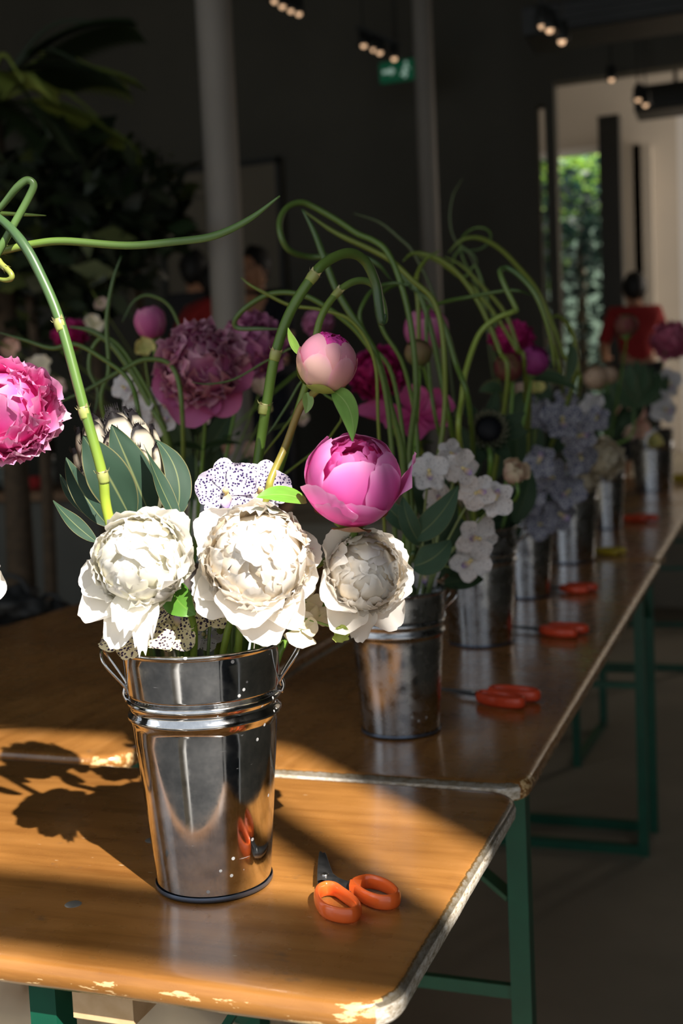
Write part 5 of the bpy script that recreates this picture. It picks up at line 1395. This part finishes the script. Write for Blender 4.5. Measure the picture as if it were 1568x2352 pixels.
# far bouquets
bloom(APB, 'apricot_tulip', 'round apricot bloom left of the striped green leaves, far row', 1368, 868, 4.2, 30, cd(-0.4, 0.4, 0.9), B6, g7, cat='flower')
bloom(APB, 'apricot_tulip', 'apricot bloom beside the round one, cut by a dark stem', 1400, 862, 4.4, 22, cd(0.2, 0.4, 0.9), B6, g7, cat='flower')
bloom(DKB, 'dark_bud', 'small dark pink bud on a tall dark stem below the person in red', 1438, 748, 4.0, 28, cd(0, 0.3, 1), B6, g7, cat='bud')
bloom(PINKD, 'rose_pink_peony', 'ruffled rose pink peony at the right edge, below the rear room', 1540, 785, 4.6, 46, cd(0.1, 0.7, 0.5), B7, g7)
for i, (px, py, r, kd, lab) in enumerate(((1420, 935, 26, 'apricot', 'apricot sweet pea leftmost over the farthest bucket'), (1455, 950, 30, 'apricot', 'apricot sweet pea in the centre over the farthest bucket'), (1470, 985, 26, 'apricot', 'dusky salmon sweet pea right over the farthest bucket'), (1440, 990, 24, 'blush', 'blush sweet pea low over the farthest bucket'), (1500, 1015, 22, 'yellow', 'yellow green bloom at the rim of the farthest bucket'), (1415, 905, 16, 'yellow', 'small yellow bloom under the round apricot bloom'), (1235, 890, 20, 'yellow', 'yellow sliver of bloom under the purple bud'), (1195, 900, 24, 'blush', 'blush bloom under the maroon bud'))):
    sweetpea(kd, lab, px, py, 5.2 if px > 1300 else 2.9, r, cd(0.1*(i % 3), 0.9, 0.3), B7 if px > 1300 else B4, (0.01*(i % 4)-0.02, 0.01), i*1.3, i % 3, g7 if px > 1300 else g3)
for i, (px, py, r, lab) in enumerate(((1535, 880, 36, 'greyish orchid at the right edge, upper one'), (1525, 940, 36, 'greyish orchid at the right edge, lower one'), (1362, 1010, 26, 'pale orchid between blue cluster and apricot flowers'))):
    orchid('white', lab, px, py, 4.6, r, cd(0.2, 0.9, 0.1), B7, (0, 0.01*i), i, i, g7)
# closed protea with long green bracts
c = P(1462, 880, 4.6)
t, base = flower_root('green_protea', 'pointed protea with long green bracts and cream tips in the far row', 'protea', B6, (0, 0), g7)
for i in range(9):
    a = -0.5+i*0.125
    b = MB(); q0 = P(1455, 935, 4.6)-base; q2 = P(1462+260*math.sin(a*0.5), 822+abs(i-4)*9, 4.6-0.02*(i % 2))-base
    leaf_mesh(b, q0, (q0+q2)/2+cd(0.05*(i-4)*0.4, 0.03, 0), q2, 0.055, cd(a, 1, 0), (0.05, 0.10, 0.05), (0.12, 0.18, 0.08), edge=(0.4, 0.36, 0.2) if i % 2 else (0.06, 0.1, 0.05)); b.build('bract', M_leather, t)
add_stem(t, base, [P(1455, 930, 4.6), P(1450, 1000, 4.6), rim_exit(t_B(base), base), base], 0.006)
b = MB()
t, base = flower_root('eucalyptus_sprig', 'dark green leaf sprig right of the purple bud, over the blue orchids', 'leaf', B4, (0, 0), None)
for (a, b_, c_, wp) in (((1220, 870), (1270, 850), (1330, 900), 34), ((1200, 900), (1180, 940), (1190, 1010), 40), ((1150, 900), (1130, 880), (1100, 900), 34), ((1300, 880), (1330, 800), (1300, 790), 26)):
    b = MB(); leaf_mesh(b, P(*a, 2.6)-base, P(*b_, 2.6)-base, P(*c_, 2.6)-base, wp*2.6/F, cd(0, 0.9, 0.4), (0.035, 0.07, 0.03), (0.08, 0.12, 0.05)); b.build('leaf', M_leather, t)
add_stem(t, base, [P(1210, 880, 2.65), rim_exit(B4, P(1210, 880, 2.65)), base], 0.004)

def spray(label, B, D, specs, c=(0.028, 0.058, 0.026)):
    t, base = flower_root('leafy_sprig', label, 'leaf', B, (0.012, 0.02), 'leafy sprigs filling the bouquets')
    for i, (x0, y0, x1, y1, wp) in enumerate(specs):
        a = P(x0, y0, D+0.02*math.sin(i*2.0)); e = P(x1, y1, D+0.03*math.cos(i*1.7))
        b = MB(); leaf_mesh(b, a-base, (a+e)/2-base+cd(0.01, 0.015, 0.006), e-base, wp*D/F, cd(0.4*math.sin(i*2.3), 0.9, 0.4), c, (0.07, 0.10, 0.04), 0.15, 0.02, 0.3*math.sin(i), edge=(0.05, 0.08, 0.03), seed=i)
        b.build('leaf', M_leather, t)
    c_ = P(specs[0][0], specs[0][1], D)
    add_stem(t, base, [c_, rim_exit(B, c_), base], 0.003)
spray('dark leafy sprig deep among the white orchids, above the dull near bucket', B2, 1.86, [(1000, 1330, 985, 1180, 70), (960, 1330, 930, 1250, 60), (1030, 1320, 1060, 1190, 64), (1000, 1250, 1030, 1110, 60), (985, 1200, 950, 1090, 54), (1020, 1340, 1110, 1330, 46), (930, 1350, 900, 1260, 50), (1000, 1150, 990, 1040, 48)])
spray('dark leafy sprig between white and blue orchids, under the blush rose', B3, 2.5, [(1130, 1230, 1120, 1090, 60), (1150, 1230, 1190, 1110, 60), (1120, 1210, 1070, 1120, 52), (1180, 1200, 1220, 1080, 52), (1130, 1100, 1150, 980, 50), (1090, 1090, 1060, 980, 46), (1180, 1080, 1180, 950, 50), (1150, 1230, 1205, 1230, 40)])
spray('dark leafy sprig behind the blue orchids at the third bucket', B4, 3.08, [(1220, 1180, 1200, 1060, 50), (1240, 1180, 1270, 1060, 50), (1225, 1060, 1215, 950, 48), (1260, 1050, 1290, 930, 46), (1230, 950, 1250, 870, 42), (1200, 1000, 1160, 910, 42)])
spray('dark leafy sprig behind the cream rose at the fourth bucket', B5, 3.75, [(1320, 1080, 1290, 990, 44), (1340, 1080, 1370, 980, 44), (1320, 1000, 1310, 900, 40), (1350, 990, 1400, 900, 40), (1360, 1085, 1410, 1030, 34)])
spray('dark leafy sprig under the mauve peonies, low behind the protea', B8, 2.2, [(440, 1150, 400, 1000, 60), (460, 1150, 500, 1010, 60), (430, 1050, 380, 930, 50), (470, 1040, 540, 930, 50), (500, 1140, 570, 1050, 46), (400, 1140, 340, 1040, 50), (450, 1000, 440, 900, 44)])
spray('dark leafy sprig low in the far row between the apricot blooms', B6, 4.7, [(1400, 1010, 1385, 930, 34), (1410, 1010, 1435, 920, 34), (1405, 950, 1400, 880, 30), (1420, 980, 1480, 930, 30)])

# ------------------------------------------------------------------ palm, dark tree and garden
def frond(mb, root, tip, droop, n, length, col):
    root = Vector(root); tip = Vector(tip)
    mid = (root+tip)/2+Vector((0, 0, droop))
    tube(mb, [root, mid, tip], [0.012, 0.006], 5, 5, col)
    for i in range(n):
        u = 0.25+0.75*i/(n-1)
        p = root*(1-u)**2+mid*2*u*(1-u)+tip*u*u
        tg = ((mid-root)*(1-u)+(tip-mid)*u).normalized()
        s_ = tg.cross(Vector((0, 0, 1))).normalized()
        for sg in (-1, 1):
            e_ = p+(tg*0.75+s_*sg*0.8+Vector((0, 0, -0.35))).normalized()*length*(1.15-u*0.5)
            m_ = (p+e_)/2+Vector((0, 0, 0.03))
            w_ = tg.cross(e_-p).cross(e_-p).normalized()*0.014
            mb.add([p, m_-w_, m_+w_, e_], [(0, 1, 3), (0, 3, 2)], [col]*4)
q = P(-30, 240, 5.0)
t = thing('palm_tree', 'tall dim palm with long fronds spreading into the top left corner', 'palm', (q.x, q.y, 0))
b = MB(); tube(b, [(0, 0, 0.35), (0.02, 0, q.z*0.5), (0, 0, q.z)], [0.07, 0.05, 0.06], 10, 6); b.build('trunk', M_bark, t)
b = MB(); lathe(b, [(0, 0), (0.2, 0), (0.26, 0.4), (0.23, 0.4), (0.2, 0.34), (0, 0.34)], 24); b.build('pot', M_terra, t)
for i, (ax_, up_) in enumerate(((0, .35), (25, .2), (-25, 0.1), (60, 0.3), (130, 0.3), (180, 0.1), (230, 0.1), (300, 0.0), (-50, -0.2), (10, -0.1), (45, -0.2))):
    a = math.radians(ax_)+YAW
    b = MB(); frond(b, (0, 0, q.z), (0.55*math.cos(a), 0.55*math.sin(a), q.z+up_-0.05), 0.15, 16, 0.28, (9.0, 7.5, 3.4) if i % 2 else (0.6, 0.8, 0.6)); b.build('frond', M_foliage, t)  # every other frond coloured bright yellowish, painting in the light it catches
def leafcloud(mb, c, r, n, size, seed, cols):
    rn = random.Random(seed)
    for i in range(n):
        d = Vector((rn.gauss(0, 1), rn.gauss(0, 1), rn.gauss(0, 1))).normalized()*(rn.random()**0.4)
        p = Vector(c)+Vector((d.x*r[0], d.y*r[1], d.z*r[2]))
        a = Vector((rn.gauss(0, 1), rn.gauss(0, 1), rn.gauss(0, 0.6))).normalized()
        n_ = Vector((rn.gauss(0, 1), rn.gauss(0, 1), rn.gauss(0, 1))).normalized(); s_ = a.cross(n_).normalized()
        s0 = size*rn.uniform(0.6, 1.3); cc = cols[rn.randrange(len(cols))]
        mb.add([p, p+a*s0*0.5+s_*s0*0.22, p+a*s0, p+a*s0*0.5-s_*s0*0.22], [(0, 1, 2, 3)], [cc]*4)
for i, (px, py, D, rx, rzz, lab) in enumerate(((190, 500, 5.2, 0.42, 0.40, 'dark leafy potted tree behind the left alliums, below the palm'), (300, 470, 5.9, 0.30, 0.25, 'smaller dark leafy tree left of the pale column'), (60, 600, 5.0, 0.40, 0.5, 'dense dark tree at the left edge behind the alliums'))):
    q = P(px, py, D)
    t = thing('potted_tree', lab, 'tree', (q.x, q.y, 0), 'dark potted trees at the left back')
    b = MB(); tube(b, [(0, 0, 0.3), (0.03, 0, q.z*0.6), (0, 0, q.z)], [0.03, 0.02], 8, 5); b.build('trunk', M_bark, t)
    b = MB(); lathe(b, [(0, 0), (0.16, 0), (0.2, 0.34), (0.18, 0.34), (0.16, 0.3), (0, 0.3)], 20); b.build('pot', M_terra, t)
    b = MB(); leafcloud(b, (0, 0, q.z), (rx, rx, rzz), 420, 0.16, i, [(1, 1, 1), (0.6, 0.8, 0.6), (0.4, 0.5, 0.5), (3.2, 2.6, 1.6)] if i else [(1, 1, 1), (0.6, 0.8, 0.6), (0.4, 0.5, 0.5)]); b.build('crown', M_foliage, t)  # tan leaves in the later crowns paint in leaf tips catching light
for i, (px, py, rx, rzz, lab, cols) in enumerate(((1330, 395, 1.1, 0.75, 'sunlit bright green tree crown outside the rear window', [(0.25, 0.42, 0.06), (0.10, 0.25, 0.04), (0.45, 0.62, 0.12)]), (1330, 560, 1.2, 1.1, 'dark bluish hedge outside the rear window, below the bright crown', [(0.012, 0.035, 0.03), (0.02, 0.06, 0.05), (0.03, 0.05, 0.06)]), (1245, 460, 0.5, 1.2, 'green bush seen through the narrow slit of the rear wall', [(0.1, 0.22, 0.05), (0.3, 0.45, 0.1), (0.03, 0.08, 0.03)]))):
    y = 17.0 if i != 1 else 16.0
    q = W(px, py, y)
    t = thing('garden_tree' if i == 0 else 'garden_hedge', lab, 'tree' if i == 0 else 'hedge', (q.x, y, 0))
    b = MB(); tube(b, [(0, 0, 0), (0, 0, q.z)], [0.08, 0.04], 8, 3); b.build('trunk', M_bark, t)
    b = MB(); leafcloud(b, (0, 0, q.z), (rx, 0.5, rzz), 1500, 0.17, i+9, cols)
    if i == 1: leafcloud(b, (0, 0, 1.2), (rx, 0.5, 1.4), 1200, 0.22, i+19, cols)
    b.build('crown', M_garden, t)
b = MB(); box(b, (-8, 19, 0), (5, 19.2, 9)); struct('wall_garden', b, noisy('garden_wall', (0.05, 0.08, 0.07), (0.08, 0.12, 0.09), 2, 0.9))

# ------------------------------------------------------------------ people
def skinned(name, joints, edges, radii, m_, parent, root=0, sub=2):
    me = bpy.data.meshes.new(name); me.from_pydata(joints, edges, []); me.update()
    o = bpy.data.objects.new(name, me); COL.objects.link(o)
    sk = o.modifiers.new('s', 'SKIN'); o.modifiers.new('b', 'SUBSURF').levels = sub
    for i, d in enumerate(me.skin_vertices[0].data if me.skin_vertices else []):
        d.radius = radii[i] if isinstance(radii[i], tuple) else (radii[i], radii[i]); d.use_root = (i == root)
    if not me.skin_vertices:
        pass
    dg = bpy.context.evaluated_depsgraph_get(); dg.update()
    ev = o.evaluated_get(dg); m2 = bpy.data.meshes.new_from_object(ev)
    bpy.data.objects.remove(o)
    m2.materials.clear(); m2.materials.append(m_)
    for p in m2.polygons: p.use_smooth = True
    return link(name, m2, parent)
def person(label, px, D, headz, facing, shirt, pants, lean=0.0, arm=None, sleeve=True, headlean=0.0):
    q = P(px, 700, D)
    t = thing('person', label, 'person', (q.x, q.y, 0.8)); t.rotation_euler = (0, 0, facing)
    s = (headz-0.8)/1.59
    hip = (0, 0, 0.92*s); ch = (0, -0.10*s-lean*0.5, 1.28*s-lean*0.1); nk = (0, -0.08*s-lean, 1.42*s-lean*0.2); hd = (0, -0.10*s-lean-headlean, 1.525*s-lean*0.25)
    J = [hip, (0, -0.04-lean*.25, 1.10*s), ch, nk, hd,
         (0.18*s, ch[1], 1.37*s-lean*0.15), (0.25*s, ch[1]-0.05, 1.12*s), (0.20*s, ch[1]-0.28*s, 1.02*s), (0.17*s, ch[1]-0.36*s, 1.03*s),
         (-0.18*s, ch[1], 1.37*s-lean*0.15), (-0.25*s, ch[1]-0.05, 1.12*s), (-0.20*s, ch[1]-0.28*s, 1.02*s), (-0.17*s, ch[1]-0.36*s, 1.03*s),
         (0.10*s, 0, 0.86*s), (0.11*s, -0.02, 0.48*s), (0.11*s, 0, 0.07), (0.11*s, -0.13*s, 0.03),
         (-0.10*s, 0, 0.86*s), (-0.11*s, -0.02, 0.48*s), (-0.11*s, 0, 0.07), (-0.11*s, -0.13*s, 0.03)]
    E_ = [(0, 1), (1, 2), (2, 3), (3, 4), (2, 5), (5, 6), (6, 7), (7, 8), (2, 9), (9, 10), (10, 11), (11, 12), (0, 13), (13, 14), (14, 15), (15, 16), (0, 17), (17, 18), (18, 19), (19, 20)]
    Rr = [.13, .125, .14, .055, .06, .06, .045, .034, .026, .06, .045, .034, .026, .08, .055, .04, .035, .08, .055, .04, .035]
    Rr = [r*s for r in Rr]
    skinned('body', J, E_, Rr, M_skin, t)
    h = Vector(hd)+Vector((0, 0, 0.03))
    b = MB(); ball(b, h, 0.105*s, None, 0.80, 0.95, 1.18, 20, 14)
    ball(b, h+Vector((0, -0.103*s, -0.01)), 0.018*s, None, 0.8, 1.1, 1.5)          # nose
    for sx in (-1, 1): ball(b, h+Vector((sx*0.084*s, 0, 0)), 0.022*s, None, 0.5, 0.9, 1.4)
    b.build('head', M_skin, t)
    for sx in (-1, 1):
        b = MB(); ball(b, h+Vector((sx*0.033*s, -0.088*s, 0.015)), 0.011*s, None, 1.2, .6, 0.8); b.build('eye', M_hair, t)
    b = MB(); ball(b, h+Vector((0, -0.092*s, -0.058*s)), 0.02*s, None, 1.2, .4, 0.3); b.build('mouth', M_redcloth, t)
    b = MB(); ball(b, h+Vector((0, 0.022*s, 0.028*s)), 0.115*s, None, 0.86, 0.95, 1.12, 20, 12, 0.12); b.build('hair', M_hair, t)
    # shirt: torso and sleeves one size larger
    JJ = [J[0], J[1], J[2], (nk[0], nk[1], nk[2]), J[5], J[6], J[9], J[10]]
    if not sleeve:
        JJ[5] = tuple(Vector(J[5])*0.6+Vector(J[6])*0.4); JJ[7] = tuple(Vector(J[9])*0.6+Vector(J[10])*0.4)
    skinned('shirt', JJ, [(0, 1), (1, 2), (2, 3), (2, 4), (4, 5), (2, 6), (6, 7)], [x*s for x in (.15, .145, .16, .07, .08, .062, .08, .062)], shirt, t)
    skinned('trousers', [J[0], J[13], J[14], (J[15][0], J[15][1], 0.12), J[17], J[18], (J[19][0], J[19][1], 0.12)], [(0, 1), (1, 2), (2, 3), (0, 4), (4, 5), (5, 6)], [x*s for x in (.14, .10, .075, .06, .10, .075, .06)], pants, t)
    # hands with fingers
    for sx, iw in ((1, 8), (-1, 12)):
        w_ = Vector(J[iw]); b = MB()
        ball(b, w_+Vector((0, -0.035*s, 0)), 0.036*s, None, 1, 1.2, 0.5)
        for k in range(4): tube(b, [w_+Vector(((k-1.5)*0.018*s, -0.06*s, 0)), w_+Vector(((k-1.5)*0.020*s, -0.10*s, -0.008)), w_+Vector(((k-1.5)*0.019*s, -(0.125-0.008*abs(k-1.5))*s, -0.028))], 0.008*s, 6, 3)
        tube(b, [w_+Vector((-sx*0.03*s, -0.02*s, 0)), w_+Vector((-sx*0.052*s, -0.05*s, -0.005)), w_+Vector((-sx*0.05*s, -0.08*s, -0.015))], 0.009*s, 6, 3)
        b.build('hand', M_skin, t)
    return t
person('person in dark clothes standing just right of the pale column, face in dim light', 604, 7.0, P(604, 612, 7.0).z, YAW-0.45, M_navy, M_navy)
person('person in a red short-sleeved top bending over flowers, left of the pale column', 392, 6.9, P(330, 622, 6.9).z, YAW+2.0, M_redcloth, M_darkcloth, lean=0.22, sleeve=False)
person('person with dark hair and dark top far behind, left of the column', 442, 7.8, P(440, 612, 7.8).z, YAW+2.9, M_darkcloth, M_darkcloth)
person('person in a red top seen from behind, before the rear room at right', 1462, 8.9, P(1462, 655, 8.9).z, YAW+3.1, M_redcloth, M_darkcloth)
